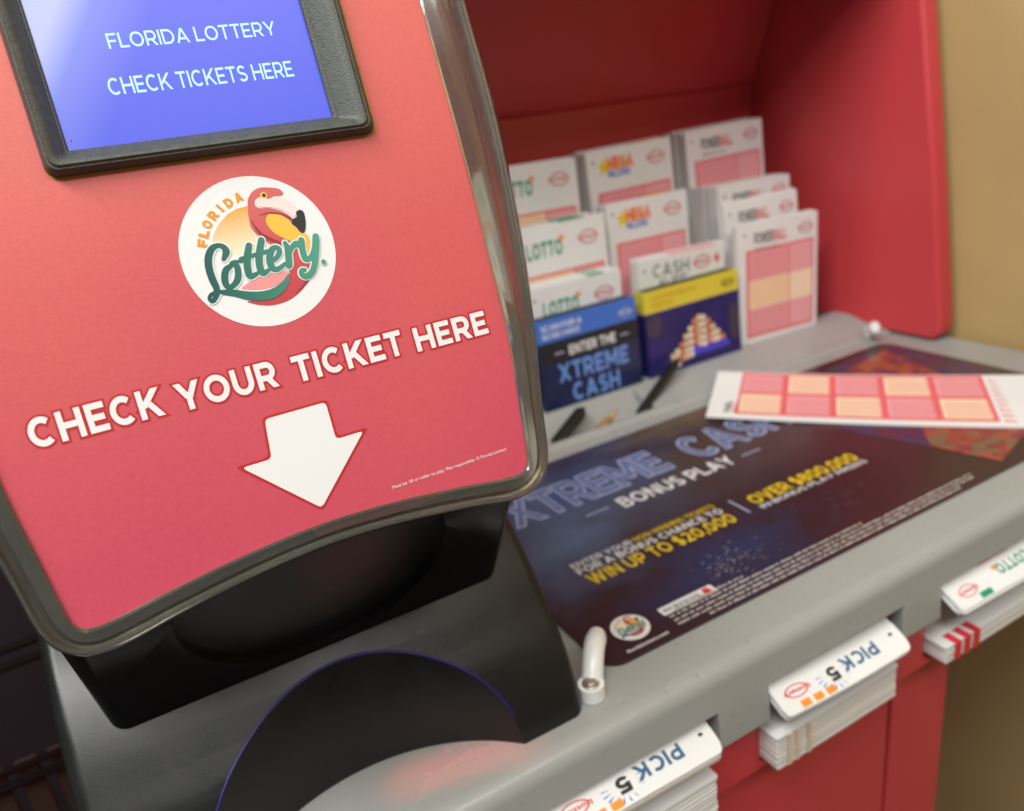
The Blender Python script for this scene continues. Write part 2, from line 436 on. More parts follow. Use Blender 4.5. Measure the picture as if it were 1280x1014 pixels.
def m_poster():
    m = mat("night_sky_poster_print", (40, 24, 30), .3, coat=.25)
    nt = m.node_tree; p = nt.nodes["Principled BSDF"]
    tc = nt.nodes.new("ShaderNodeTexCoord")
    def blob(x, y, rx, ry):
        mp = nt.nodes.new("ShaderNodeMapping"); mp.inputs["Location"].default_value = (-x/rx, -y/ry, 0)
        mp.inputs["Scale"].default_value = (1/(S*rx), 1/(S*ry), 0)
        nt.links.new(tc.outputs["Object"], mp.inputs[0])
        n = nt.nodes.new("ShaderNodeTexNoise"); n.inputs["Scale"].default_value = 2.0; n.inputs["Detail"].default_value = 4
        nt.links.new(mp.outputs[0], n.inputs["Vector"])
        ln = nt.nodes.new("ShaderNodeVectorMath"); ln.operation = 'LENGTH'; nt.links.new(mp.outputs[0], ln.inputs[0])
        a = nt.nodes.new("ShaderNodeMath"); a.operation = 'MULTIPLY_ADD'; a.inputs[1].default_value = 1.3; nt.links.new(n.outputs["Fac"], a.inputs[0]); nt.links.new(ln.outputs["Value"], a.inputs[2])
        r = nt.nodes.new("ShaderNodeMapRange"); r.interpolation_type = 'SMOOTHSTEP'
        r.inputs[1].default_value = .6; r.inputs[2].default_value = 1.75; r.inputs[3].default_value = 1; r.inputs[4].default_value = 0
        nt.links.new(a.outputs[0], r.inputs[0]); return r.outputs[0]
    cur = None
    basec = lin((52, 34, 38))
    for (x, y, rx, ry, c) in ((.25, .62, .62, .30, (56, 74, 112)), (.12, .40, .30, .22, (76, 92, 126)), (.42, .14, .34, .16, (42, 52, 88)), (1.15, .45, .4, .3, (72, 44, 50)), (.8, .8, .3, .1, (92, 80, 66))):
        mx = nt.nodes.new("ShaderNodeMix"); mx.data_type = 'RGBA'
        nt.links.new(blob(x, y, rx, ry), mx.inputs[0])
        if cur is None: mx.inputs[6].default_value = basec
        else: nt.links.new(cur, mx.inputs[6])
        mx.inputs[7].default_value = lin(c); cur = mx.outputs[2]
    nt.links.new(cur, p.inputs["Base Color"])
    return m
M_poster = m_poster()

def m_patch(name, cols, sc):
    m = mat(name, (120, 60, 50), .35, coat=.2)
    nt = m.node_tree; p = nt.nodes["Principled BSDF"]
    tc = nt.nodes.new("ShaderNodeTexCoord"); v = nt.nodes.new("ShaderNodeTexVoronoi"); v.inputs["Scale"].default_value = sc
    nt.links.new(tc.outputs["Object"], v.inputs["Vector"])
    sp = nt.nodes.new("ShaderNodeSeparateColor"); nt.links.new(v.outputs["Color"], sp.inputs[0])
    r = nt.nodes.new("ShaderNodeValToRGB"); r.color_ramp.interpolation = 'CONSTANT'
    for i, c in enumerate(cols):
        e = r.color_ramp.elements[i] if i < 2 else r.color_ramp.elements.new(i/len(cols))
        e.position = i/len(cols); e.color = lin(c)
    nt.links.new(sp.outputs[0], r.inputs[0]); nt.links.new(r.outputs[0], p.inputs["Base Color"])
    return m
M_patch1 = m_patch("scratch_card_print_red", [(130, 56, 54), (150, 74, 62), (126, 50, 64), (112, 92, 68), (144, 62, 54)], 180)
M_patch2 = m_patch("scratch_card_print_orange", [(146, 74, 52), (128, 62, 54), (98, 54, 76), (150, 84, 56)], 130)
M_patch3 = m_patch("scratch_card_print_violet", [(74, 44, 74), (60, 56, 84), (88, 48, 66), (60, 66, 60)], 120)

def m_grad(name, c0, c1, axis, lo, hi, rough=.5):       # printed colour blend along one axis of the object
    m = mat(name, c0, rough); nt = m.node_tree; p = nt.nodes["Principled BSDF"]
    tc = nt.nodes.new("ShaderNodeTexCoord"); sp = nt.nodes.new("ShaderNodeSeparateXYZ"); nt.links.new(tc.outputs["Generated"], sp.inputs[0])
    r = nt.nodes.new("ShaderNodeMapRange"); r.inputs[1].default_value = lo; r.inputs[2].default_value = hi; nt.links.new(sp.outputs[axis], r.inputs[0])
    mx = nt.nodes.new("ShaderNodeMix"); mx.data_type = 'RGBA'; mx.inputs[6].default_value = lin(c0); mx.inputs[7].default_value = lin(c1)
    nt.links.new(r.outputs[0], mx.inputs[0]); nt.links.new(mx.outputs[2], p.inputs["Base Color"]); return m
M_sun = m_grad("sun_print", (226, 220, 190), (214, 150, 34), 2, .50, .82)
M_teal = m_grad("teal_print", (12, 74, 72), (72, 146, 122), 0, .1, .9)
M_bird = m_grad("flamingo_print", (176, 48, 56), (200, 98, 94), 2, 0, 1)
M_wing = mat("pink_wing_print", (222, 140, 138), .5)
M_beak = mat("pale_beak_print", (226, 206, 200), .5)
M_byel = mat("beak_yellow_print", (230, 178, 62), .5)
M_bdark = mat("deep_red_print", (140, 40, 44), .5)

def m_screen():
    m = mat("lit_blue_screen", (60, 70, 220), .30, spec=.3); nt = m.node_tree; p = nt.nodes["Principled BSDF"]
    p.inputs["Base Color"].default_value = (.01, .01, .02, 1)
    tc = nt.nodes.new("ShaderNodeTexCoord"); sp = nt.nodes.new("ShaderNodeSeparateXYZ"); nt.links.new(tc.outputs["Generated"], sp.inputs[0])
    a = nt.nodes.new("ShaderNodeMath"); a.operation = 'MULTIPLY_ADD'; a.inputs[1].default_value = -.55
    nt.links.new(sp.outputs[2], a.inputs[0]); nt.links.new(sp.outputs[0], a.inputs[2])
    r = nt.nodes.new("ShaderNodeValToRGB"); r.color_ramp.elements[0].position = 0; r.color_ramp.elements[0].color = lin((196, 204, 252))  # pale glare at the upper left is mixed into the screen's own emission
    r.color_ramp.elements[1].position = .34; r.color_ramp.elements[1].color = lin((96, 106, 240))
    e = r.color_ramp.elements.new(.12); e.color = lin((132, 144, 242))
    a2 = nt.nodes.new("ShaderNodeMath"); a2.operation = 'ADD'; a2.inputs[1].default_value = .22; nt.links.new(a.outputs[0], a2.inputs[0])
    nt.links.new(a2.outputs[0], r.inputs[0]); nt.links.new(r.outputs[0], p.inputs["Emission Color"]); p.inputs["Emission Strength"].default_value = .9
    return m
M_screen = m_screen()
M_stext = mat("lit_screen_letters", (146, 188, 250), .4, emit=.68)
LOGO_SHAPES={'sun': [[-0.549, 0.243], [-0.508, 0.331], [-0.41, 0.444], [-0.264, 0.55], [-0.133, 0.599], [0.011, 0.61], [-0.031, 0.423], [-0.026, 0.276], [0.036, 0.162], [0.216, 0.033], [-0.001, -0.047], [-0.314, 0.016], [-0.55, 0.159]], 'neck': [[0.011, 0.61], [0.043, 0.702], [0.121, 0.782], [0.227, 0.818], [0.343, 0.803], [0.466, 0.766], [0.512, 0.697], [0.476, 0.673], [0.403, 0.675], [0.3, 0.654], [0.216, 0.697], [0.137, 0.674], [0.102, 0.619], [0.139, 0.559], [0.265, 0.537], [0.396, 0.482], [0.495, 0.402], [0.537, 0.332], [0.52, 0.273], [0.46, 0.364], [0.361, 0.446], [0.257, 0.465], [0.188, 0.396], [0.195, 0.296], [0.26, 0.185], [0.419, 0.055], [0.489, -0.046], [0.209, 0.009], [0.134, 0.086], [0.034, 0.196], [-0.026, 0.32], [-0.018, 0.47]], 'beak': [[0.137, 0.674], [0.216, 0.697], [0.3, 0.654], [0.403, 0.675], [0.512, 0.627], [0.597, 0.538], [0.645, 0.445], [0.605, 0.42], [0.57, 0.359], [0.482, 0.442], [0.358, 0.52], [0.222, 0.554], [0.135, 0.584], [0.11, 0.63]], 'beaktip': [[0.605, 0.42], [0.657, 0.443], [0.702, 0.41], [0.702, 0.315], [0.672, 0.195], [0.629, 0.133], [0.583, 0.149], [0.545, 0.231], [0.505, 0.281], [0.539, 0.339], [0.593, 0.355]], 'yellow': [[0.188, 0.396], [0.257, 0.465], [0.361, 0.446], [0.458, 0.359], [0.525, 0.247], [0.595, 0.147], [0.668, 0.095], [0.681, -0.008], [0.655, -0.129], [0.587, -0.267], [0.556, -0.159], [0.533, 0.021], [0.376, 0.076], [0.26, 0.185], [0.193, 0.304]], 'body': [[0.43, -0.034], [0.546, -0.107], [0.599, -0.269], [0.546, -0.435], [0.449, -0.565], [0.309, -0.66], [0.144, -0.718], [-0.055, -0.728], [-0.233, -0.679], [-0.354, -0.605], [-0.171, -0.632], [0.021, -0.636], [0.166, -0.558], [0.27, -0.439], [0.301, -0.308], [0.382, -0.199]], 'wing': [[-0.371, -0.422], [-0.236, -0.362], [-0.057, -0.321], [0.115, -0.313], [0.285, -0.334], [0.205, -0.425], [0.064, -0.486], [-0.131, -0.493], [-0.31, -0.453]], 'swash': [[-0.653, -0.392], [-0.486, -0.414], [-0.316, -0.476], [-0.137, -0.516], [0.035, -0.505], [0.175, -0.443], [0.278, -0.358], [0.265, -0.438], [0.17, -0.559], [0.02, -0.638], [-0.149, -0.639], [-0.326, -0.592], [-0.489, -0.506], [-0.644, -0.44]]}
LOGO_STROKES={'L': [[-0.48, -0.011, 0.0331], [-0.423, 0.074, 0.0708], [-0.44, 0.142, 0.0519], [-0.505, 0.174, 0.0425], [-0.589, 0.143, 0.0614], [-0.659, 0.037, 0.0708], [-0.689, -0.1, 0.0708], [-0.686, -0.245, 0.0708], [-0.672, -0.356, 0.0614], [-0.698, -0.447, 0.0472], [-0.763, -0.512, 0.0331], [-0.791, -0.474, 0.0283], [-0.753, -0.423, 0.0283], [-0.647, -0.412, 0.0425]], 'o': [[-0.409, -0.11, 0.0378], [-0.491, -0.154, 0.0614], [-0.54, -0.264, 0.0661], [-0.536, -0.362, 0.0567], [-0.475, -0.375, 0.0472], [-0.39, -0.309, 0.0614], [-0.348, -0.196, 0.0614], [-0.355, -0.109, 0.0519], [-0.404, -0.092, 0.0378], [-0.363, -0.071, 0.0236], [-0.273, -0.085, 0.0236]], 't': [[-0.121, 0.099, 0.0614], [-0.19, -0.058, 0.0708], [-0.224, -0.198, 0.0708], [-0.217, -0.297, 0.0614], [-0.115, -0.275, 0.0283]], 'tb': [[-0.269, -0.054, 0.0378], [-0.069, -0.034, 0.0331]], 't2': [[0.053, 0.139, 0.0614], [-0.028, -0.042, 0.0708], [-0.064, -0.182, 0.0708], [-0.052, -0.288, 0.0614], [0.032, -0.264, 0.0283]], 'tb2': [[-0.082, -0.036, 0.0378], [0.104, -0.019, 0.0331]], 'e': [[0.092, -0.16, 0.0331], [0.183, -0.122, 0.0378], [0.242, -0.047, 0.0472], [0.221, 0.007, 0.0378], [0.15, -0.009, 0.0567], [0.088, -0.115, 0.0661], [0.084, -0.237, 0.0661], [0.15, -0.276, 0.0472], [0.263, -0.225, 0.0236]], 'r': [[0.342, 0.045, 0.0331], [0.353, -0.044, 0.0614], [0.321, -0.212, 0.0661], [0.307, -0.259, 0.0661]], 'r2': [[0.349, -0.118, 0.0283], [0.414, -0.031, 0.0425], [0.484, 0.005, 0.0614], [0.524, -0.028, 0.0519]], 'y': [[0.564, 0.04, 0.0614], [0.541, -0.106, 0.0614], [0.55, -0.221, 0.0567], [0.632, -0.2, 0.0425], [0.715, -0.09, 0.0567], [0.769, 0.051, 0.0661]], 'y2': [[0.76, 0.002, 0.0661], [0.68, -0.235, 0.0614], [0.604, -0.384, 0.0567], [0.509, -0.447, 0.0567], [0.443, -0.418, 0.0472], [0.452, -0.359, 0.0378], [0.498, -0.357, 0.0283]], 'dot': [[0.772, -0.300, 0.040], [0.776, -0.306, 0.040]]}

# ------------------------------------------------------------------ logo art (unit circle)
def draw_logo(mb, fr, cx, cy, R, w, dw, small=False):
    q = lambda pts: [(cx+x*R, cy+y*R) for x, y in pts]
    sm = lambda k: crom(q(LOGO_SHAPES[k]), 3)
    mb.poly(circ(cx, cy, R, n=72), M_white, fr, w)
    mb.poly(q(LOGO_SHAPES["sun"]), M_sun, fr, w+dw)
    mb.poly(sm("body"), M_bird, fr, w+dw*2); mb.poly(sm("wing"), M_wing, fr, w+dw*3)
    mb.poly(sm("yellow"), M_byel, fr, w+dw*4); mb.poly(sm("neck"), M_bird, fr, w+dw*5)
    if not small:
        # shading lines that are printed in the drawing of the bird
        for pts in ([(.00, .42, .01), (.06, .24, .04), (.18, .12, .05), (.34, .03, .02)],
                    [(.12, .46, .008), (.26, .47, .022), (.42, .42, .024), (.56, .30, .03), (.62, .26, .01)]):
            stroke(mb, [(cx+x*R, cy+y*R, t*R) for x, y, t in pts], M_bdark, fr, w+dw*5.5)
        stroke(mb, [(cx+x*R, cy+y*R, t*R) for x, y, t in [(.30, -.64, .01), (.48, -.52, .04), (.58, -.38, .05), (.60, -.24, .01)]], M_bdark, fr, w+dw*2.5)
    mb.poly(sm("beak"), M_beak, fr, w+dw*6); mb.poly(sm("beaktip"), M_ink, fr, w+dw*7)
    mb.poly(circ(cx+.251*R, cy+.711*R, .045*R, n=14), M_byel, fr, w+dw*6.5); mb.poly(circ(cx+.255*R, cy+.711*R, .025*R, n=12), M_ink, fr, w+dw*7)
    names = list(LOGO_STROKES)
    for k in names:
        stroke(mb, [(cx+a*R, cy+b*R, c*R) for a, b, c in LOGO_STROKES[k]], M_white, fr, w+dw*8, extra=.03*R)
    mb.poly(crom([(cx+x*R*1.0, cy+y*R) for x, y in LOGO_SHAPES["swash"]], 3), M_teal, fr, w+dw*9)
    for i, k in enumerate(names):
        stroke(mb, [(cx+a*R, cy+b*R, c*R) for a, b, c in LOGO_STROKES[k]], M_teal, fr, w+dw*9+dw*.6*(i+1), extra=.012*R)
    for ch, (x, y), a in (("F", (-.672, .235), 70), ("L", (-.622, .352), 62), ("O", (-.549, .463), 50), ("R", (-.448, .563), 42), ("I", (-.335, .638), 35), ("D", (-.213, .690), 24), ("A", (-.072, .738), 12)):
        t = math.radians(a); hw = (.050 if ch not in "I" else .018)*R*1.05; hh = .064*R
        u = fr.u*math.cos(t)+fr.v*math.sin(t); v = -fr.u*math.sin(t)+fr.v*math.cos(t)
        f2 = Fr(fr(cx+x*R, cy+y*R, 0), u, v, fr.w)
        text(mb, ch, M_gold, f2, -hw, hw, -hh, hh, w+dw*1.5, bold=.115)

def mini_logo(mb, fr, cx, cy, rx, ry, w, dw, m=None):     # small red oval emblem on the play slips
    m = m or M_rose
    mb.ring(circ(cx, cy, rx*.86, ry*.82, n=20), circ(cx, cy, rx, ry, n=20), [(0, w), (1, w)], m, fr)
    text(mb, "Lottery", m, fr, cx-rx*1.15, cx+rx*1.15, cy-ry*.42, cy+ry*.45, w+dw, bold=.02)

# ------------------------------------------------------------------ setting
b = MB(); b.box(2.075, 2.3, -6, 6, -3.6, 6, M_tan)
o = b.obj("wall", origin=(2.075, 0, -3.6)); o["kind"] = "structure"
b = MB(); b.box(-8, 2.07, -6, 6, -3.8, -3.6, mat("dark_floor_carpet", (46, 40, 36), .9, noise=.3, nscale=60))
o = b.obj("floor", origin=(0, 0, -3.6)); o["kind"] = "structure"
b = MB(); b.box(-8, -.3, 2.6, 2.8, -3.6, 6, mat("dark_back_wall_paint", (34, 20, 26), .8, noise=.1, nscale=4))
o = b.obj("rear_wall", origin=(-4, 2.6, -3.6)); o["kind"] = "structure"

# wire rack left of the counter
rk = thing("wire_rack", "dark wire rack with brown slats in the shade, left of the black base", "rack", (-1.6, 1.0, -3.6))
M_wire = mat("black_wire", (14, 13, 14), .4); M_slat = mat("brown_slat", (58, 40, 28), .6, noise=.2, nscale=20)
for z in (-.08, -.40, -.72, -1.04):
    b = MB()
    for dy, dz in ((0, 0), (.0, .045)): b.tube([(-3.2, .95+dy, z+dz), (-.93, .95+dy, z+dz)], .010, M_wire, 8)
    b.obj("rail", rk, smooth=True)
for z in (-.36, -.68, -1.0):
    for i in range(26):
        x = -2.85+i*.074
        b = MB(); b.box(x, x+.05, .97, .985, z-.26, z+.0, M_slat)
        b.obj("slat", rk, bevel=.003, seg=2)
for x in (-2.9, -.94):
    b = MB(); b.tube([(x, 1.0, -3.6), (x, 1.0, .05)], .02, M_wire, 10); b.obj("post", rk, smooth=True)

# ------------------------------------------------------------------ lottery play station
ct = thing("play_station", "red and grey play station with sloping slip tray and open red hood", "play station", (.6, 0, -3.6))
def loft(mb, pts, x0, x1, r, m, n=6):          # a profile drawn out along X with rounded shoulders
    N = len(pts)
    if sum(pts[i][0]*pts[(i+1) % N][1]-pts[(i+1) % N][0]*pts[i][1] for i in range(N)) < 0: pts = pts[::-1]
    inw = []
    for i in range(N):
        a, p, c = Vector(pts[i-1]), Vector(pts[i]), Vector(pts[(i+1) % N])
        e0, e1_ = (p-a).normalized(), (c-p).normalized(); q = Vector((-e0.y, e0.x))+Vector((-e1_.y, e1_.x))
        inw.append(q/max(.6, q.length_squared/2) if q.length > 1e-6 else Vector((0, 0)))
    secs = []
    for k in range(n+1):
        t = math.pi/2*k/n; secs.append((x0+r*(1-math.cos(t)) if False else x0+r*(1-math.cos(t)), r*(1-math.sin(t))))
    secs += [(x1-(x-x0), d) for x, d in secs[::-1]]
    vs = [(x, pts[i][0]+inw[i].x*d, pts[i][1]+inw[i].y*d) for x, d in secs for i in range(N)]
    fs = [tuple(range(N)), tuple(range(len(vs)-1, len(vs)-N-1, -1))]
    fs += [(s*N+i, (s+1)*N+i, (s+1)*N+(i+1) % N, s*N+(i+1) % N) for s in range(len(secs)-1) for i in range(N)]
    mb.add(vs, fs, m)
SX = (-.04, .475, .988); SW = .195
def prof(mb, pts, x0, x1, m):                 # profile in (Y, Z) drawn out along X
    vs = [(x0, y, z) for y, z in pts]+[(x1, y, z) for y, z in pts]; n = len(pts)
    mb.add(vs, [tuple(range(n)), tuple(range(2*n-1, n-1, -1))]+[(i, n+i, n+(i+1) % n, (i+1) % n) for i in range(n)], m)
b = MB()
arc = [(-.082-.034*math.cos(math.radians(a)), -.034+.034*math.sin(math.radians(a))) for a in range(0, 91, 15)]
prof(b, [(-.092, -.172), (-.126, -.172), (-.123, -.10)]+arc+[(.90, 0), (.90, -.05), (-.06, -.05), (-.092, -.09)], -.87, 2.04, M_gray)
top = b.obj("counter_top", ct, fix=True)
cs = []
for sx in SX+(1.51,):
    c = MB(); c.box(sx-SW, sx+SW, -.2, -.04, -.3, -.088, M_gray); c_ = c.obj("c", ct, fix=True); cs.append(c_)
cut(top, cs); add_bevel(top, .010, 3, 40)
b = MB(); prof(b, [(.90, -.05), (.90, 0), (.912, .012), (.932, .014), (.95, -.025), (1.02, -.025), (1.062, .038), (1.085, .045), (1.16, .045), (1.16, -.05)], -.87, .86, M_gray)
b.obj("pencil_groove", ct, bevel=.006, fix=True)
b = MB(); prof(b, [(.90, -.05), (.90, 0), (.912, .010), (.96, .014), (1.06, .040), (1.09, .045), (1.16, .045), (1.16, -.05)], .86, 2.04, M_gray)
b.obj("rear_ledge", ct, bevel=.006, fix=True)
b = MB(); prof(b, [(1.16, -.05), (1.16, .043), (1.20, .03), (1.31, .03), (1.31, .16), (1.43, .16), (1.43, .30), (1.60, .30), (1.60, -.05)], -.87, 1.957, mat("dark_grey_tray_plastic", (70, 66, 64), .6))
b.obj("slip_tray", ct, bevel=.006, fix=True)
# red body under the counter
b = MB(); prof(b, [(-.088, -.10), (-.088, -.335), (-.052, -.372), (1.6, -.372), (1.6, -.06), (-.05, -.06)], -.86, 2.03, M_red)
band = b.obj("front_rail", ct, fix=True); cs = []
for sx in SX+(1.51,):
    c = MB(); c.box(sx-SW+.008, sx+SW-.008, -.4, .45, -.325, -.088, M_red); cs.append(c.obj("c", ct, fix=True))
cut(band, cs); 
b = MB(); b.box(-.86, .744, -.05, 1.55, -3.55, -.374, M_red); b.obj("front_panel", ct, bevel=.006)
b = MB(); b.box(.756, .968, -.05, 1.55, -3.55, -.374, M_red); b.obj("corner_panel", ct, bevel=.006)
b = MB(); b.box(.74, .76, -.04, 1.5, -3.55, -.38, M_dark); b.obj("panel_seam", ct)
# hood
b = MB(); side = Fr((0, 0, 0), (0, 1, 0), (0, 0, 1), (1, 0, 0))
b.slab(crom([(.70, .03), (.692, .08)], 2, False)+[(.75, .55), (.86, 1.30), (.95, 1.75), (1.68, 1.75), (1.68, .006), (.72, .006)], M_red, side, 1.957, 2.035)
b.obj("hood_side", ct, bevel=.018, seg=4, fix=True)
b = MB(); b.box(-.88, 1.955, .87, 1.40, 1.37, 1.42, M_red); b.obj("hood_light_blocker", ct, bevel=.004)  # unseen slab added to keep lamp light off the hood interior
b = MB(); b.box(-.88, 1.957, 1.60, 1.66, -.05, .955, M_red); b.obj("hood_back", ct, bevel=.004)
b = MB(); prof(b, [(1.602, .955), (1.575, .985), (1.25, 1.75), (1.66, 1.75), (1.66, .955)], -.88, 1.957, M_red)
b.obj("hood_canopy", ct, bevel=.012, fix=True)
# retaining clips of the poster
def clip(p0, p1, name="retaining_clip"):
    p0, p1 = Vector(p0), Vector(p1); d = (p1-p0); L = d.length; u = d.normalized(); v = Vector((-u.y, u.x, 0))
    f = Fr(p0, u, v, (0, 0, 1)); hw = .022; m = MB(); n = 9
    top_, bot = [], []
    for i in range(n):
        t = i/(n-1); z = .058*math.sin(math.pi*min(1, .15+t*.95)*.62)*1.0+.006
        top_.append((L*t, z)); bot.append((L*t, max(.008, z-.022)))
    P = top_+bot[::-1]
    m.tube([f(x, 0, z-.004) for x, z in top_]+[f(L+.010, 0, top_[-1][1]-.012)], [.020]*(n-1)+[.018, .008], M_clip, 16)
    m.slab(circ(-.012, 0, .024, n=24), M_clip, f, .002, .029)
    o = m.obj(name, ct, smooth="auto", fix=True)
    s = MB(); s.slab(circ(-.014, 0, .016, n=20), M_metal, f, .029, .033); s.slab(circ(-.014, 0, .011, n=20), M_metal, f, .033, .038)
    s2 = s.obj("screw", o, bevel=.002)
    return o
clip((-.048, -.022, 0), (.008, .040, 0)); clip((1.868, .905, .006), (1.815, .850, .0))

# ------------------------------------------------------------------ poster on the counter
po = thing("counter_poster", "dark blue and maroon bonus play poster lying flat on the grey counter", "poster", (0, 0, 0))
b = MB(); P1 = Fr((0, 0, 0), (1, 0, 0), (0, 1, 0), (0, 0, 1))
b.slab(rr(0, 1.845, 0, .836, .045), M_poster, P1, .001, .0055); b.obj("sheet", po, fix=True)
Z = .0062
b = MB()
M_xo = mat("pale_blue_outline_print", (176, 184, 214), .4); M_xf = mat("slate_blue_print", (92, 104, 146), .4, noise=.2, nscale=120)
def skew(k, y0): return lambda x, y: (x-(y-y0)*k, y)
text(b, "XTREME", M_xf, P1, .125, .625, .565, .700, Z+.0006, bold=.03, out=.028, mout=M_xo, wout=Z)
text(b, "CASH", M_xf, P1, .715, 1.075, .555, .692, Z+.0006, bold=.03, out=.028, mout=M_xo, wout=Z)
b.obj("headline_lettering", po)
b = MB()
text(b, "BONUS PLAY", M_white, P1, .388, .772, .468, .522, Z, bold=.045)
b.box(.285, .355, .497, .501, Z, Z+.0004, M_xo); b.box(.803, .872, .486, .490, Z, Z+.0004, M_xo)
text(b, "ENTER YOUR", M_white, P1, .132, .300, .320, .340, Z, bold=.03)
text(b, "NON-WINNING TICKETS", M_yel, P1, .308, .556, .322, .341, Z, bold=.025)
text(b, "FOR A BONUS CHANCE TO", M_white, P1, .130, .556, .290, .315, Z, bold=.045)
text(b, "WIN UP TO $20,000", M_yel, P1, .134, .555, .240, .283, Z, bold=.05)
b.box(.598, .603, .250, .325, Z, Z+.0004, M_xo)
text(b, "OVER $800,000", M_yel, P1, .640, 1.015, .268, .312, Z, bold=.05)
text(b, "IN BONUS PLAY PRIZES", M_white, P1, .638, 1.013, .243, .261, Z, bold=.02)
text(b, "floridalottery.com", M_white, P1, .060, .158, .0125, .0245, Z, bold=.02)
b.poly(rr(.184, .325, .062, .088, .003), M_white, P1, Z); text(b, "MUST BE 18 OR OLDER", M_ink, P1, .192, .285, .069, .080, Z+.0003, bold=.02)
b.poly(circ(.305, .075, .010, n=14), M_redp, P1, Z+.0003)
rn = random.Random(3)
for i, (x1, y) in enumerate(((.75, .0545), (1.13, .0405), (1.12, .0275), (1.05, .0145))):
    dashes(b, M_paper2, P1, .190 if i < 3 else .26, x1, y-.004, .0066, Z, rn)
dashes(b, M_paper2, P1, .21, .40, .064, .006, Z, rn)
b.obj("body_lettering", po)
b = MB(); draw_logo(b, P1, .1085, .0765, .040, Z, .00012, small=True); b.obj("round_logo", po)
b = MB(); rn = random.Random(9); M_star = mat("sparkle_print", (150, 146, 132), .5); M_star2 = mat("faint_sparkle_print", (96, 90, 96), .5)
for i in range(520):
    if i < 150: x, y = rn.gauss(.415, .05), rn.gauss(.125, .028)
    elif i < 190: x, y = rn.gauss(.80, .05), rn.gauss(.17, .03)
    else: x, y = rn.uniform(.03, 1.5), rn.uniform(.03, .78)
    if not (.01 < x < 1.83 and .06 < y < .82): continue
    r = rn.uniform(.0012, .0036) if i < 190 else rn.uniform(.0008, .0018); a = rn.uniform(0, 3)
    b.add([P1(x+r*math.cos(a+k*1.57), y+r*math.sin(a+k*1.57)*.8, Z+.0001) for k in range(4)], [(0,1,2,3)], M_star if i < 150 and rn.random() < .6 else M_star2)
o = b.obj("printed_stars", po); o["kind"] = "stuff"
b = MB()
b.poly([(1.48, .79), (1.50, .40), (1.82, .33), (1.83, .81)], M_patch3, P1, Z)
b.poly([(1.768, .775), (1.52, .735), (1.44, .36), (1.69, .50)], M_patch2, P1, Z+.0003)
b.poly([(1.45, .06), (1.50, .45), (1.20, .50), (1.12, .42), (1.225, .10)], M_patch3, P1, Z+.0003)
b.poly([(1.239, .029), (1.59, .13), (1.50, .52), (1.196, .19)], M_patch1, P1, Z+.0006)
b.obj("printed_scratch_cards", po)

# ------------------------------------------------------------------ loose play slip on the poster
o0 = Vector((.896, .740, .020)); e1 = Vector((.658, -.752, -.012)).normalized(); e2 = Vector((.245, .249, .016)); e2 = (e2-e1*e2.dot(e1)).normalized()
TK = Fr(o0, e1, e2, e1.cross(e2))
class Curl:
    def __init__(s, f, fn): s.f, s.fn, s.u, s.v, s.w = f, fn, f.u, f.v, f.w
    def __call__(s, a, b_, c=0): return s.f(a, b_, c+s.fn(a, b_))
TKc = Curl(TK, lambda a, v: .012*math.sin(max(0, min(1, a/.95))*3.14)*-.6 + .006*(v/.355)**2)
tk = thing("play_slip", "loose play slip with pink and peach number panels lying across the poster", "play slip", tuple(o0))
b = MB(); n = 16
vs = [TKc(.94*i/n, .352*j/4, c) for c in (0, .0035) for i in range(n+1) for j in range(5)]
ix = lambda i, j, k: k*(n+1)*5+i*5+j
fs = [(ix(i,j,1), ix(i+1,j,1), ix(i+1,j+1,1), ix(i,j+1,1)) for i in range(n) for j in range(4)]+[(ix(i,j,0), ix(i,j+1,0), ix(i+1,j+1,0), ix(i+1,j,0)) for i in range(n) for j in range(4)]
for i in range(n): fs += [(ix(i,0,0), ix(i+1,0,0), ix(i+1,0,1), ix(i,0,1)), (ix(i,4,1), ix(i+1,4,1), ix(i+1,4,0), ix(i,4,0))]
for j in range(4): fs += [(ix(0,j,1), ix(0,j+1,1), ix(0,j+1,0), ix(0,j,0)), (ix(n,j,0), ix(n,j+1,0), ix(n,j+1,1), ix(n,j,1))]
b.add(vs, fs, M_paper); b.obj("slip_paper", tk)
def grid_patch(mb, fr, x0, x1, y0, y1, m, w, n=5):
    vs = [fr(x0+(x1-x0)*i/n, y0+(y1-y0)*j/n, w) for i in range(n+1) for j in range(n+1)]
    mb.add(vs, [(i*(n+1)+j, (i+1)*(n+1)+j, (i+1)*(n+1)+j+1, i*(n+1)+j+1) for i in range(n) for j in range(n)], m)
def bubbles(mb, fr, x0, x1, y0, y1, nx, ny, m, w):
    dx, dy = (x1-x0)/nx, (y1-y0)/ny
    for i in range(nx):
        for j in range(ny):
            x, y = x0+(i+.5)*dx, y0+(j+.5)*dy
            mb.add([fr(x-dx*.32, y-dy*.36, w), fr(x+dx*.32, y-dy*.36, w), fr(x+dx*.32, y-dy*.18, w), fr(x-dx*.32, y-dy*.18, w)], [(0,1,2,3)], m)
            mb.add([fr(x-dx*.32, y+dy*.18, w), fr(x+dx*.32, y+dy*.18, w), fr(x+dx*.32, y+dy*.36, w), fr(x-dx*.32, y+dy*.36, w)], [(0,1,2,3)], m)
b = MB(); W = .0042
grid_patch(b, TKc, .085, .800, .030, .345, M_rose, W, 20)
cw = (.800-.085-.002)/5
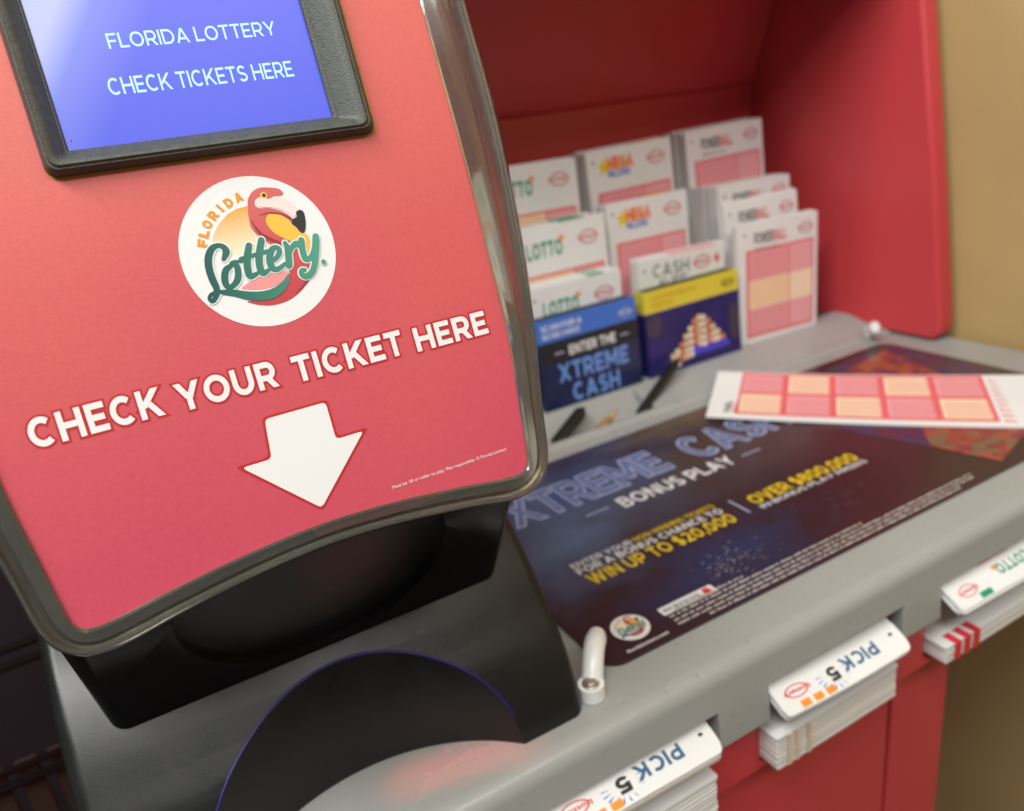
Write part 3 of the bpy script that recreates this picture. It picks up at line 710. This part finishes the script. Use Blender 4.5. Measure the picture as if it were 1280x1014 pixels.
for i in range(5):
    for j in range(2):
        x0 = .089+i*cw+.005; y0 = .034+j*.152+.006
        m = M_pink if (i+j) % 2 else M_cream
        # the last column leans over on the slip
        grid_patch(b, TKc, x0, x0+cw-.020, y0+.004, y0+.136, m, W+.0006, 4)
        bubbles(b, TKc, x0+.008, x0+cw-.02, y0+.010, y0+.120, 9, 5, M_rose, W+.0012)
b.obj("number_panels", tk)
b = MB()
TKr = Fr(TKc(.06, .02, 0), TK.v, -TK.u, TK.w)
text(b, "POWER", M_navy, TKr, .02, .10, -.012, .010, W, bold=.05); text(b, "BALL", M_redp, TKr, .02, .10, .012+-.046, -.016, W, bold=.05)
b.obj("slip_lettering", tk)
b = MB(); mini_logo(b, TKr, .27, .0, .035, .022, W, .0004); b.obj("oval_emblem", tk)
b = MB()
for j in range(9):
    dashes(b, M_rose, Curl(Fr(TKc(.812, .03+.034*j, 0), TK.u, TK.v, TK.w), lambda a, v: 0), 0, .118, 0, .017, W, random.Random(j))
o = b.obj("small_print", tk); o["kind"] = "stuff"

# ------------------------------------------------------------------ play slips standing in the tray
def header(mb, kind, f, w, ht, z):
    """printing along the head of a slip; f: x 0..w, y 0..ht from the foot"""
    t = ht; sc = w/.39
    if kind == "lotto":
        text(mb, "LOTTO", M_green, f, .06*sc, .205*sc, t-.105, t-.052, z, bold=.06)
        mb.poly(circ(.205*sc, t-.050, .010, n=12), M_oran, f, z+.0004)
        mini_logo(mb, f, .315*sc, t-.066, .038*sc, .024, z, .0004)
    elif kind == "mega":
        mb.poly([(.075*sc+(.034 if i % 2 == 0 else .015)*math.cos(math.pi/2+i*math.pi/5), t-.062+(.034 if i % 2 == 0 else .015)*math.sin(math.pi/2+i*math.pi/5)) for i in range(10)], M_yel, f, z)
        text(mb, "MEGA", M_oran, f, .090*sc, .205*sc, t-.074, t-.032, z+.0006, bold=.04, out=.04, mout=M_redp, wout=z+.0003)
        text(mb, "MILLIONS", M_blue, f, .090*sc, .190*sc, t-.102, t-.078, z+.0003, bold=.05)
        mini_logo(mb, f, .315*sc, t-.060, .038*sc, .024, z, .0004)
    elif kind == "power":
        text(mb, "POWER", M_ink, f, .075*sc, .165*sc, t-.078, t-.036, z, bold=.045); text(mb, "BALL", M_redp, f, .168*sc, .232*sc, t-.078, t-.036, z, bold=.045)
        dashes(mb, M_ink, f, .08*sc, .20*sc, t-.100, .008, z, random.Random(5))
        mini_logo(mb, f, .330*sc, t-.052, .034*sc, .022, z, .0004)
    elif kind == "cash":
        text(mb, "CASH", mat("grey_green_print", (110, 128, 118), .5), f, .065*sc, .225*sc, t-.072, t-.024, z, bold=.03)
        text(mb, "4LIFE", mat("grey_green_print", (96, 112, 122), .5), f, .085*sc, .215*sc, t-.122, t-.080, z, bold=.03)
        mini_logo(mb, f, .285*sc, t-.050, .036*sc, .024, z, .0004); mb.poly(circ(.352*sc, t-.048, .012, .018, n=14), M_rose, f, z)
    mb.poly(circ(.030*sc, t-.040, .005, n=8), M_ink, f, z)

def slip_pack(kind, label, x0, w, yf, zf, yt, zt, depth, n, yaw=0, jit=.006, panels=("pink",), top=.125, mark=None, name="slip_pack", seed=0):
    """front face foot (x0, yf, zf), head at (yt, zt); the pack goes back by depth"""
    up = Vector((0, yt-yf, zt-zf)); ht = up.length
    roll = random.Random(seed*7+1).uniform(-.022, .022); yaw = random.Random(seed*11+3).uniform(-.05, .05)
    u = Vector((math.cos(yaw), math.sin(yaw), roll)).normalized(); v = up.normalized(); v = (v-u*v.dot(u)).normalized(); wv = u.cross(v)
    f = Fr((x0, yf, zf), u, v, wv)
    t = thing(name, label, "play slips", (x0, yf, zf), "play slips standing in the hood tray")
    rn = random.Random(seed+hash(kind) % 1 + int(x0*1000))
    b = MB(); th = depth/n
    for i in range(1, n):
        a, c = rn.uniform(-jit, jit), rn.uniform(-jit*1.4, jit*1.2)
        b.box(a, w+a, 0, ht+c, -th*(i+.92), -th*i, M_paper if i % 3 else M_paper2, f)
    if n > 1:
        o = b.obj("slip_layers", t); o["kind"] = "stuff"
    b = MB(); b.box(0, w, 0, ht, -th*.92, 0, M_paper, f); fs_ = b.obj("front_slip", t)
    b = MB(); Zp = .0008
    header(b, kind, f, w, ht, Zp)
    ym = ht-top
    if panels:
        b.poly([(.035*w/.39, .02), (w-.018, .02), (w-.018, ym), (.035*w/.39, ym)], M_rose, f, Zp)
        if kind == "power" and "peach" in panels:
            bands = [(.03, .13, M_pink, M_pink), (.13, .235, M_cream, M_cream), (.235, ym-.008, M_pink, M_pink)]
        elif kind == "lotto": bands = [(.03, ym-.008, M_cream if "peach" in panels else M_pink, M_pink)]
        else: bands = [(.03, ym-.008, M_pink, M_pink)]
        xm = w*.62
        for y0, y1, ma, mb_ in bands:
            b.poly([(.048*w/.39, y0), (xm, y0), (xm, y1), (.048*w/.39, y1)], ma, f, Zp+.0005)
            b.poly([(xm+.006, y0), (w-.026, y0), (w-.026, y1), (xm+.006, y1)], mb_, f, Zp+.0005)
            bubbles(b, f, .055*w/.39, xm-.006, y0+.004, y1-.004, 12, max(1, int((y1-y0)/.017)), M_rose if ma is not M_cream else M_oran, Zp+.001)
    b.obj("front_print", fs_)
    if mark:                                   # coloured band printed over the head of the pack
        b = MB(); mm, a0, a1 = mark
        b.box(w*a0, w*a1, ht-.002, ht+.002, -depth, -.001, mm, f); b.obj("head_band", t)
    return t
slip_pack("lotto", "back left pack of play slips with green heading, half hidden by checker rim", .56, .385, 1.43, .30, 1.455, .805, .10, 8, panels=("peach",), top=.165, seed=1)
slip_pack("mega", "back middle pack of play slips with orange and blue heading", 1.015, .385, 1.43, .30, 1.455, .805, .13, 10, top=.150, mark=(M_gold, .55, .85), seed=2)
slip_pack("power", "backmost right pack of play slips with black and red heading beside the red hood side", 1.475, .390, 1.43, .30, 1.455, .818, .14, 12, top=.115, seed=3)
slip_pack("lotto", "middle left pack of play slips with green heading and faint peach print", .568, .378, 1.27, .16, 1.285, .612, .12, 8, panels=("peach", "pink"), top=.160, mark=(M_green, .55, .8), seed=4)
slip_pack("mega", "middle pack of play slips with orange and blue heading, above the yellow topped box", .985, .370, 1.31, .16, 1.33, .632, .05, 4, yaw=-.0, top=.145, mark=(M_gold, .5, .8), seed=5)
slip_pack("power", "thick block of play slips with layered edge behind the two slim right packs", 1.465, .375, 1.25, .12, 1.29, .618, .19, 24, top=.115, jit=.004, seed=6)
slip_pack("power", "slim middle right pack of play slips leaning between thick block and front pack", 1.425, .365, 1.17, .04, 1.215, .560, .030, 3, top=.115, seed=7)
slip_pack("power", "tall front right pack of play slips with pink and peach number panels", 1.402, .385, 1.115, .046, 1.125, .492, .035, 5, top=.095, panels=("pink", "peach"), seed=8)
slip_pack("lotto", "front left white pack of play slips with green heading and green corner band", .548, .365, 1.185, .045, 1.172, .438, .080, 7, panels=(), mark=(M_green, .66, .82), seed=9)
slip_pack("cash", "front middle pack of play slips with pale grey heading behind the yellow topped box", 1.0, .385, 1.20, .045, 1.185, .440, .045, 5, panels=(), mark=(M_rose, .35, .9), seed=10)

def box_card(label, x0, w, yf, zf, ht, depth, body, topm):
    t = thing("promo_box", label, "promo box", (x0, yf, zf), "printed boxes in front of the play slips")
    f = Fr((x0, yf, zf), (1, 0, 0), (0, .05, 1), (0, -1, .05))
    b = MB(); b.box(0, w, 0, ht-.075, -depth, 0, body, f); b.box(0, w, ht-.075, ht, -depth, .0, topm, f)
    b.box(.012, w-.012, ht-.001, ht+.0015, -depth+.008, -.008, M_dark, f)
    b.obj("carton", t)
    return t, f
M_bbody = mat("navy_carton", (24, 36, 72), .4, coat=.2, noise=.3, nscale=60); M_bband = mat("blue_carton_band", (62, 106, 190), .4)
M_ybody = mat("indigo_carton", (34, 28, 92), .4, coat=.2, noise=.3, nscale=50); M_yband = mat("yellow_carton_band", (206, 190, 60), .45)
t, f = box_card("dark blue promo box with pale blue capital lettering, left of the yellow topped box", .525, .395, 1.085, .045, .305, .055, M_bbody, M_bband)
b = MB(); g = .0012
text(b, "SCAN FOR A", M_white, f, .02, .175, .268, .288, g, bold=.03); text(b, "SECOND CHANCE", M_white, f, .02, .165, .242, .260, g, bold=.03)
mini_logo(b, f, .350, .262, .024, .016, g, .0004, M_white)
b.box(.008, w if False else .387, .160, .226, 0, .0008, M_ink, f)
text(b, "ENTER THE", M_white, f, .115, .300, .172, .205, g+.0006, bold=.05)
b.box(.06, .095, .186, .190, g, g+.001, M_xo, f); b.box(.32, .355, .186, .190, g, g+.001, M_xo, f)
M_xl = mat("bright_blue_print", (104, 140, 206), .4)
text(b, "XTREME", M_xl, f, .065, .345, .088, .150, g, bold=.06); text(b, "CASH", M_xl, f, .110, .300, .012, .074, g, bold=.06)
b.obj("carton_print", t)
t, f = box_card("yellow topped indigo promo box with burst of pale blocks, beside the front right pack", .955, .425, 1.085, .045, .305, .060, M_ybody, M_yband)
b = MB(); rn = random.Random(4)
text(b, "PLAY FOR YOUR CHANCE TO WIN", M_gold, f, .03, .23, .272, .288, g, bold=.0); text(b, "EVERY DAY", M_gold, f, .03, .13, .246, .262, g, bold=.0)
mini_logo(b, f, .375, .266, .026, .015, g, .0004, mat("dark_olive_print", (90, 84, 40), .5))
M_tile = [mat("tile_print_cream", (226, 196, 150), .5), mat("tile_print_orange", (214, 128, 84), .5), mat("tile_print_pale", (232, 214, 186), .5)]
b.poly(circ(.27, .035, .10, .055, n=24)[:13], mat("violet_glow_print", (78, 66, 190), .5), f, g)
k = 0
for i in range(13):
    for j in range(5):
        x = .105+i*.021; top_ = .045+.125*math.exp(-((x-.235)/.085)**2); y = top_-j*.024
        if y < .02 or (x > .2 and y < .068): continue
        a = .0095; k += 1
        b.poly([(x-a, y-a), (x+a, y-a+rn.uniform(-.003, .003)), (x+a, y+a), (x-a, y+a+rn.uniform(-.003, .003))], M_tile[(i*2+j*3) % 3], f, g+.0004*(1+k % 3))
for x0, x1, y0, y1 in ((.0, .07, .14, .225), (.37, .42, .05, .19)):
    b.poly(circ((x0+x1)/2, (y0+y1)/2, (x1-x0)/2, (y1-y0)/2, n=12), mat("dusky_print", (66, 52, 74), .5), f, g)
b.obj("carton_print", t)

# ------------------------------------------------------------------ pencils in the groove
M_pb = mat("black_pencil_lacquer", (16, 18, 16), .35); M_wood = mat("pencil_wood", (188, 146, 84), .6, noise=.15, nscale=200)
def pencil(label, p, q, r, tip_len=.05, body=M_pb, tipm=M_wood):
    p, q = Vector(p), Vector(q); d = (q-p).normalized(); t = thing("pencil", label, "pencil", tuple(p), "short pencils in the groove")
    b = MB(); b.tube([p, q-d*tip_len], r, body, 6); b.obj("barrel", t)
    b = MB(); b.tube([q-d*tip_len, q-d*tip_len*.25], [r*.97, r*.28], tipm, 12); b.obj("sharpened_wood", t, smooth='auto')
    b = MB(); b.tube([q-d*tip_len*.25, q], [r*.28, r*.05], M_ink, 8); b.obj("lead", t, smooth='auto')
pencil("short black pencil stub in the groove, nearest the checker rim", (.475, .955, -.004), (.640, 1.030, .050), .021, .03, tipm=M_pb)
pencil("short natural wood pencil between two black ones in the groove", (.630, .950, -.006), (.735, .985, .018), .013, .045, body=mat("tan_pencil_lacquer", (150, 112, 60), .45))
pencil("long black pencil leaning out of the groove against the yellow topped box", (.800, .950, -.002), (1.075, 1.062, .105), .017, .06, tipm=M_pb)

# ------------------------------------------------------------------ play slips poking out of the front slots
def slot_stack(xc, kind, label_top, label_low, ztop, dy, n, lowh, raise_=0.0, dip=0.0, tw=.180, low_top=-.222):
    t = thing("slot_slips", label_top, "play slips", (xc, -.10, ztop), "upper slips bent over the front slots")
    y0 = .10
    def fn(a, v):                              # a: across, v: from the back edge towards the front
        s = max(0, v-.155); k = (a/(2*tw))
        return -s*s*3.5 + raise_*(1-k) + dip*math.sin(3.1416*k)
    base = Fr((xc-tw, y0, ztop), (1, 0, 0), (0, -1, 0), (0, 0, 1)); C_ = Curl(base, fn)
    L = y0+.165+dy
    rn = random.Random(int(xc*100)+5)
    def sheet(mb, off, L, m, th=.0045, sh=0):
        N, K = 22, 10; cr = .013
        def edge(i):                           # rounded front corners
            a = 2*tw*i/K; e = min(a, 2*tw-a)
            return L-(cr-math.sqrt(max(0, cr*cr-(cr-e)**2)) if e < cr else 0)
        xs = [0, .012, .03, .06, .12, .25, .4, .5, .6, .75, .88, .94, .97, .988, 1]
        vs = []
        for c in (off-th, off):
            for i, x in enumerate(xs):
                a = 2*tw*x; e = min(a, 2*tw-a); Le = L-(cr-math.sqrt(max(0, cr*cr-(cr-e)**2)) if e < cr else 0)
                for j in range(N+1): vs.append(C_(a+sh, Le*j/N, c))
        q = lambda i, j, k: k*len(xs)*(N+1)+i*(N+1)+j
        M_ = len(xs)-1
        fs = [(q(i,j,1), q(i,j+1,1), q(i+1,j+1,1), q(i+1,j,1)) for i in range(M_) for j in range(N)]
        fs += [(q(i,j,0), q(i+1,j,0), q(i+1,j+1,0), q(i,j+1,0)) for i in range(M_) for j in range(N)]
        fs += [(q(i,N,0), q(i+1,N,0), q(i+1,N,1), q(i,N,1)) for i in range(M_)]+[(q(0,j,0), q(0,j+1,0), q(0,j+1,1), q(0,j,1)) for j in range(N)]+[(q(M_,j,1), q(M_,j+1,1), q(M_,j+1,0), q(M_,j,0)) for j in range(N)]
        mb.add(vs, fs, m)
    b = MB(); sheet(b, 0, L, M_paper); ts = b.obj("top_slip", t, smooth='auto', fix=True)
    b = MB()
    for i in range(1, n): sheet(b, -.0052*i, L+rn.uniform(-.004, .003)-.0012*i, M_paper if i % 2 else M_paper2, sh=rn.uniform(-.003, .003))
    o = b.obj("slips_beneath", t, smooth='auto', fix=True); o["kind"] = "stuff"
    b = MB(); g = .0010
    R180 = lambda x, v: (2*tw-x, v)            # the print faces the other way round
    class Up:
        def __init__(s): s.u, s.v, s.w = Vector((-1, 0, 0)), Vector((0, -1, 0)), Vector((0, 0, 1))
        def __call__(s, a, v, c=0): return C_(2*tw-a, v, c)
    U = Up()
    if kind == "pick5":
        text(b, "PICK", mat("steel_blue_print", (52, 92, 122), .5), U, .075, .178, L-.043, L-.019, g, bold=.06)
        text(b, "5", M_ink, U, .192, .220, L-.039, L-.015, g, bold=.07)
        for i in range(11):
            a = math.radians(-10+i*20); x, y = .207, L-.028
            b.poly([(x+.026*math.cos(a), y+.016*math.sin(a)), (x+.044*math.cos(a)+.002, y+.024*math.sin(a)), (x+.044*math.cos(a)-.002, y+.024*math.sin(a)+.002)], M_blue, U, g)
        for i in range(3): grid_patch(b, U, .222+.034*i, .246+.034*i, L-.013, L-.002, M_oran, g, 3)
        mini_logo(b, U, .305, L-.030, .030, .011, g, .0006, M_redp)
        b.poly(circ(.026, L-.036, .0055, .003, n=10), M_ink, U, g)
    else:
        text(b, "LOTTO", M_green, U, .075, .190, L-.044, L-.022, g, bold=.06); b.poly(circ(.192, L-.040, .009, .005, n=10), M_oran, U, g)
        mini_logo(b, U, .305, L-.026, .028, .012, g, .0006, M_rose); grid_patch(b, U, .245, .285, L-.013, L-.002, M_green, g, 3)
        dashes(b, M_redp, U, .11, .23, L-.060, .003, g, random.Random(2))
    b.obj("slip_print", ts)
    # lower stack
    t2 = thing("slot_slips", label_low, "play slips", (xc, -.10, low_top-lowh), "lower square stacks in the front slots")
    b = MB(); k = max(3, int(lowh/.0048)); th = lowh/k
    for i in range(k):
        s = rn.uniform(-.0012, .0012); y = -.136+rn.uniform(-.0014, .0014)
        pts = rr(xc-tw+.003+s, xc+tw-.003+s, y, .3, .005, 4)
        b.slab(pts, M_paper if i % 2 else M_paper2, WORLD, low_top-lowh+th*i, low_top-lowh+th*(i+.97))
    o = b.obj("slips_beneath", t2); o["kind"] = "stuff"
    b = MB(); b.slab(rr(xc-tw, xc+tw, -.137, .3, .006, 4), M_paper, WORLD, low_top, low_top+.004); b.obj("top_slip", t2)
    b = MB(); ff = Fr((xc-tw, -.1392, low_top-lowh), (1, 0, 0), (0, 0, 1), (0, -1, 0))
    if kind == "pick5":
        mt = mat("faint_tan_print", (214, 190, 160), .7)
        for x in (.030, .052, .085): b.box(x, x+.010, .002, lowh+.002, -.001, .0006, mt, ff)
    else:
        for x in (.030, .064, .098): b.box(x, x+.022, -.001, lowh+.0045, -.001, .0006, M_redp, ff); b.box(xc-tw+x, xc-tw+x+.022, -.1385, -.105, low_top+.0042, low_top+.0048, M_redp)
    b.obj("edge_print", t2)
slot_stack(SX[0]-.004, "pick5", "upper white slips curling from the lowest slot, cut by the photo's bottom edge", "lower white stack in the slot nearest the black base", -.100, -.008, 5, .100, raise_=.008)
slot_stack(SX[1]-.010, "pick5", "upper white slips with numeral five print curling from the middle slot", "thick lower white stack with faint tan stripes in the middle slot", -.112, .0, 4, .078, raise_=.014, dip=-.006)
slot_stack(SX[2], "lotto", "upper white slips with green print curling from the slot near the tan wall", "thin lower stack with three red stripes in the slot near the tan wall", -.108, .0, 4, .040, raise_=.01, low_top=-.262)

# ------------------------------------------------------------------ ticket checker
ck = thing("ticket_checker", "ticket checker with red insert card, blue screen and black curved base", "ticket checker", (-.464, .1, 0))
BX0, BX1 = -.846, -.086
bp = [(-.058, .002), (-.050, .05), (-.035, .095), (-.010, .140), (.025, .185), (.065, .236), (.11, .285), (.17, .335), (.25, .380), (.36, .405), (.50, .41), (.50, .002)]
sm_ = crom(bp[:-1], 3, closed=False)
b = MB(); loft(b, sm_+[(.50, .002)], BX0, BX1, .022, M_blk)
base = b.obj("base", ck, fix=True)
c = MB(); c.slab(circ(-.464, -.285, .340, n=128), M_blks, WORLD, -.2, .8)
cc = c.obj("c", ck, fix=True)
cut(base, [cc])
for p in base.data.polygons: p.use_smooth = True
base.data.set_sharp_from_angle(angle=math.radians(38))
# violet reflection of the screen, put into a coloured bead along the scoop rim
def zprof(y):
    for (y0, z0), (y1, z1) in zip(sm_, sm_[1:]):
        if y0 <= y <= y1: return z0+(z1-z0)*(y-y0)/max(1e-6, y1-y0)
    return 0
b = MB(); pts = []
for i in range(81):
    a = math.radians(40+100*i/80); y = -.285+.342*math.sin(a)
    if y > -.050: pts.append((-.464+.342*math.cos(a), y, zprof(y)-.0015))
b.tube(pts, .0022, M_violet, 8); b.obj("scoop_rim_reflection", ck, smooth=True)
# pale counter insert seen inside the scoop is the counter top itself

# red reading lamp of the scanner, under the head
b = MB(); b.box(-.47, -.19, -.135, -.105, .548, .560, mat("scanner_red_window", (120, 20, 20), .3, emit=.15)); b.obj("scanner_window", ck, bevel=.003)
sl = area("scanner_light", (-.33, -.12, .545), (-.31, -.030, 0), .24, .006, .0017, (1.0, .10, .07)); sl.data.spread = math.radians(12)

# neck
nk = [(.09, .225), (-.055, .455), (-.115, .60), (-.06, .66), (.34, .66), (.36, .39), (.20, .30)]
b = MB(); loft(b, [(.12, .20), (.09, .217), (.068, .2535), (.01, .350), (-.05, .450), (-.085, .53), (-.10, .60), (-.10, .68), (.30, .70), (.34, .38)], -.778, -.155, .026, M_blks)
neck = b.obj("neck", ck, fix=True)
nd = Vector((0, -.12, .2)).normalized(); nn = Vector((1, 0, 0)).cross(nd)     # points to the viewer
NF = Fr((-.466, .07, .25), (1, 0, 0), nd, nn)
if NF.w.y > 0: NF.w = -NF.w
c = MB(); c.slab(circ(0, .205, .190, .200, n=96), M_blks, NF, -.012, .2)
cut(neck, [c.obj("c", ck, fix=True)]); 
for p in neck.data.polygons: p.use_smooth = True
neck.data.set_sharp_from_angle(angle=math.radians(40))

# head
PC = Vector((-.4656, -.1123, .8131)); PU = Vector((1, 0, 0)); PV = Vector((0, .2987, .9546)).normalized(); PW = Vector((0, -.9543, .2987)).normalized()
PF = Fr(PC, PU, PV, PW)
ih = [(0, .62), (.15, .62), (.255, .615), (.277, .60), (.285, .56), (.288, .45), (.289, .30), (.290, .20), (.290, .10), (.288, .03), (.286, -.07), (.281, -.13), (.276, -.17), (.270, -.22), (.267, -.243), (.262, -.256), (.250, -.262), (.225, -.2605), (.167, -.252), (.083, -.2425), (0, -.2385)]
oh = [(0, .675), (.15, .675), (.275, .67), (.325, .655), (.342, .60), (.347, .48), (.350, .32), (.352, .20), (.347, .10), (.338, .0), (.323, -.10), (.313, -.15), (.303, -.205), (.297, -.245), (.286, -.270), (.268, -.285), (.248, -.291), (.222, -.291), (.167, -.281), (.083, -.270), (0, -.265)]
def full(h): return h+[(-x, y) for x, y in h[-2:0:-1]]
inner = crom(full(ih), 4); outer = crom(full(oh), 4)
hull = MB()
hs = [(x*.93, y if y < 0 else y) for x, y in inner]
hs = [(x*.94, max(y, -.215) if abs(x) < 9 else y) for x, y in inner]
hull.slab([(.26, -.20), (.27, .57), (.24, .60), (-.24, .60), (-.27, .57), (-.26, -.20), (-.22, -.232), (0, -.215), (.22, -.232)], M_blks, PF, -.26, -.034)
hull.obj("housing", ck, bevel=.015, fix=True)
# insert card with a window for the screen
bz = rr(.0108-.1745, .0108+.1765, .185, .50, .012); sc_ = rr(-.137, .144, .212, .455, .001)
cardw = rr(.0108-.160, .0108+.162, .20, .485, .006)
b = MB(); b.poly(inner, M_insert, PF, -.0035, holes=[cardw[::-1]]); b.obj("insert_card", ck)
# thin yellow cut edge of the card
b = MB(); b.ring(inner, [(x*1.0055+.0, y*1.006) for x, y in inner], [(0, -.0036), (1, -.0036)], mat("yellow_card_edge", (196, 164, 60), .5), PF)
b.ring(bz, [(x+(.0026 if x > 0 else 0), y-(.0022 if y < .3 else 0)) for x, y in bz], [(0, -.0028), (1, -.0028)], mat("yellow_card_edge", (210, 170, 40), .5), PF)
b.obj("card_edge", ck)
b = MB(); b.ring(inner, outer, [(-.003, -.0040), (.02, .0015), (.10, .0035), (.46, .0020), (.56, -.0030), (.64, -.0045), (.70, .0030), (.78, .0085), (.88, .0080), (.97, .0020), (1.0, -.0080), (.995, -.022), (.94, -.030), (.6, -.033), (0.0, -.033)], M_rim, PF)
b.obj("clear_rim", ck, smooth='auto', fix=True)
# bezel and screen
bo = bz; bi = sc_
b = MB(); b.ring(bi, bo, [(0, -.0150), (.0, -.008), (.08, -.005), (.12, -.005), (.50, .0105), (.58, .0125), (.72, .0135), (.80, .0105), (.84, .0105), (.93, .0070), (1, -.0010), (1, -.02), (0, -.02)], M_bez, PF)
bzo = b.obj("bezel", ck, smooth='auto', fix=True)
b = MB(); b.poly([(-.142, .207), (.149, .207), (.149, .46), (-.142, .46)], M_screen, PF, -.0145); so = b.obj("screen", ck)
b = MB()
text(b, "CHECK TICKETS HERE", M_stext, PF, -.0825, .1145, .2650, .2830, -.0140, bold=.008)
text(b, "FLORIDA LOTTERY", M_stext, PF, -.0700, .1080, .3130, .3290, -.0140, bold=.008)
b.obj("screen_lettering", so)
b = MB(); b.poly(circ(-.132, .2235, .0009, n=8), M_ink, PF, -.0139); b.obj("dead_pixel", so)
# printing on the insert card
b = MB(); A = -.0032; B = -.0029
for wd, x0, x1, y0, y1 in (("CHECK", -.2500, -.1250, -.0730, -.0425), ("YOUR", -.1100, -.0040, -.0750, -.0450), ("TICKET", .0155, .1480, -.0770, -.0470), ("HERE", .1640, .2615, -.0788, -.0498)):
    text(b, wd, M_white, PF, x0, x1, y0, y1, B, bold=.058, out=.058, mout=M_outl, wout=A)
b.obj("large_lettering", ck)
arrow = [(-.0300, -.1065), (.0400, -.1065), (.0395, -.1510), (.0730, -.1510), (.0020, -.2215), (-.0680, -.1510), (-.0350, -.1510)]
def rounded(pts, r, k=4):
    out = []; n = len(pts)
    for i in range(n):
        p, a, c = Vector(pts[i]), Vector(pts[i-1]), Vector(pts[(i+1) % n])
        p0 = p+(a-p).normalized()*r; p1 = p+(c-p).normalized()*r
        for q in range(k+1):
            t = q/k; v_ = p0*(1-t)**2+p*2*t*(1-t)+p1*t*t; out.append((v_.x, v_.y))
    return out
def grow(pts, d):
    n = len(pts); out = []
    cwise = sum(pts[i][0]*pts[(i+1)%n][1]-pts[(i+1)%n][0]*pts[i][1] for i in range(n)) < 0
    for i in range(n):
        p, a, c = Vector(pts[i]), Vector(pts[i-1]), Vector(pts[(i+1) % n])
        e0 = (p-a).normalized(); e1_ = (c-p).normalized(); s = 1 if not cwise else -1
        n0 = Vector((e0.y, -e0.x))*s; n1 = Vector((e1_.y, -e1_.x))*s; m_ = (n0+n1); m_ = m_/max(.35, m_.length_squared)*2
        out.append(tuple(p+m_*d))
    return out
b = MB(); b.poly(rounded(grow(arrow, .0028), .006), M_outl, PF, A); b.poly(rounded(arrow, .0055), M_white, PF, B); b.obj("arrow_print", ck)
b = MB(); text(b, "Must be 18 or older to play. Play responsibly. \u00a9 Florida Lottery", M_white, PF, .087, .242, -.2290, -.2235, B, bold=0); b.obj("small_lettering", ck)
b = MB(); draw_logo(b, PF, .0181, .0750, .0840, -.0032, .00009); b.obj("round_logo", ck)

for o in list(scene.objects):
    if "wloc" in o.keys(): del o["wloc"]
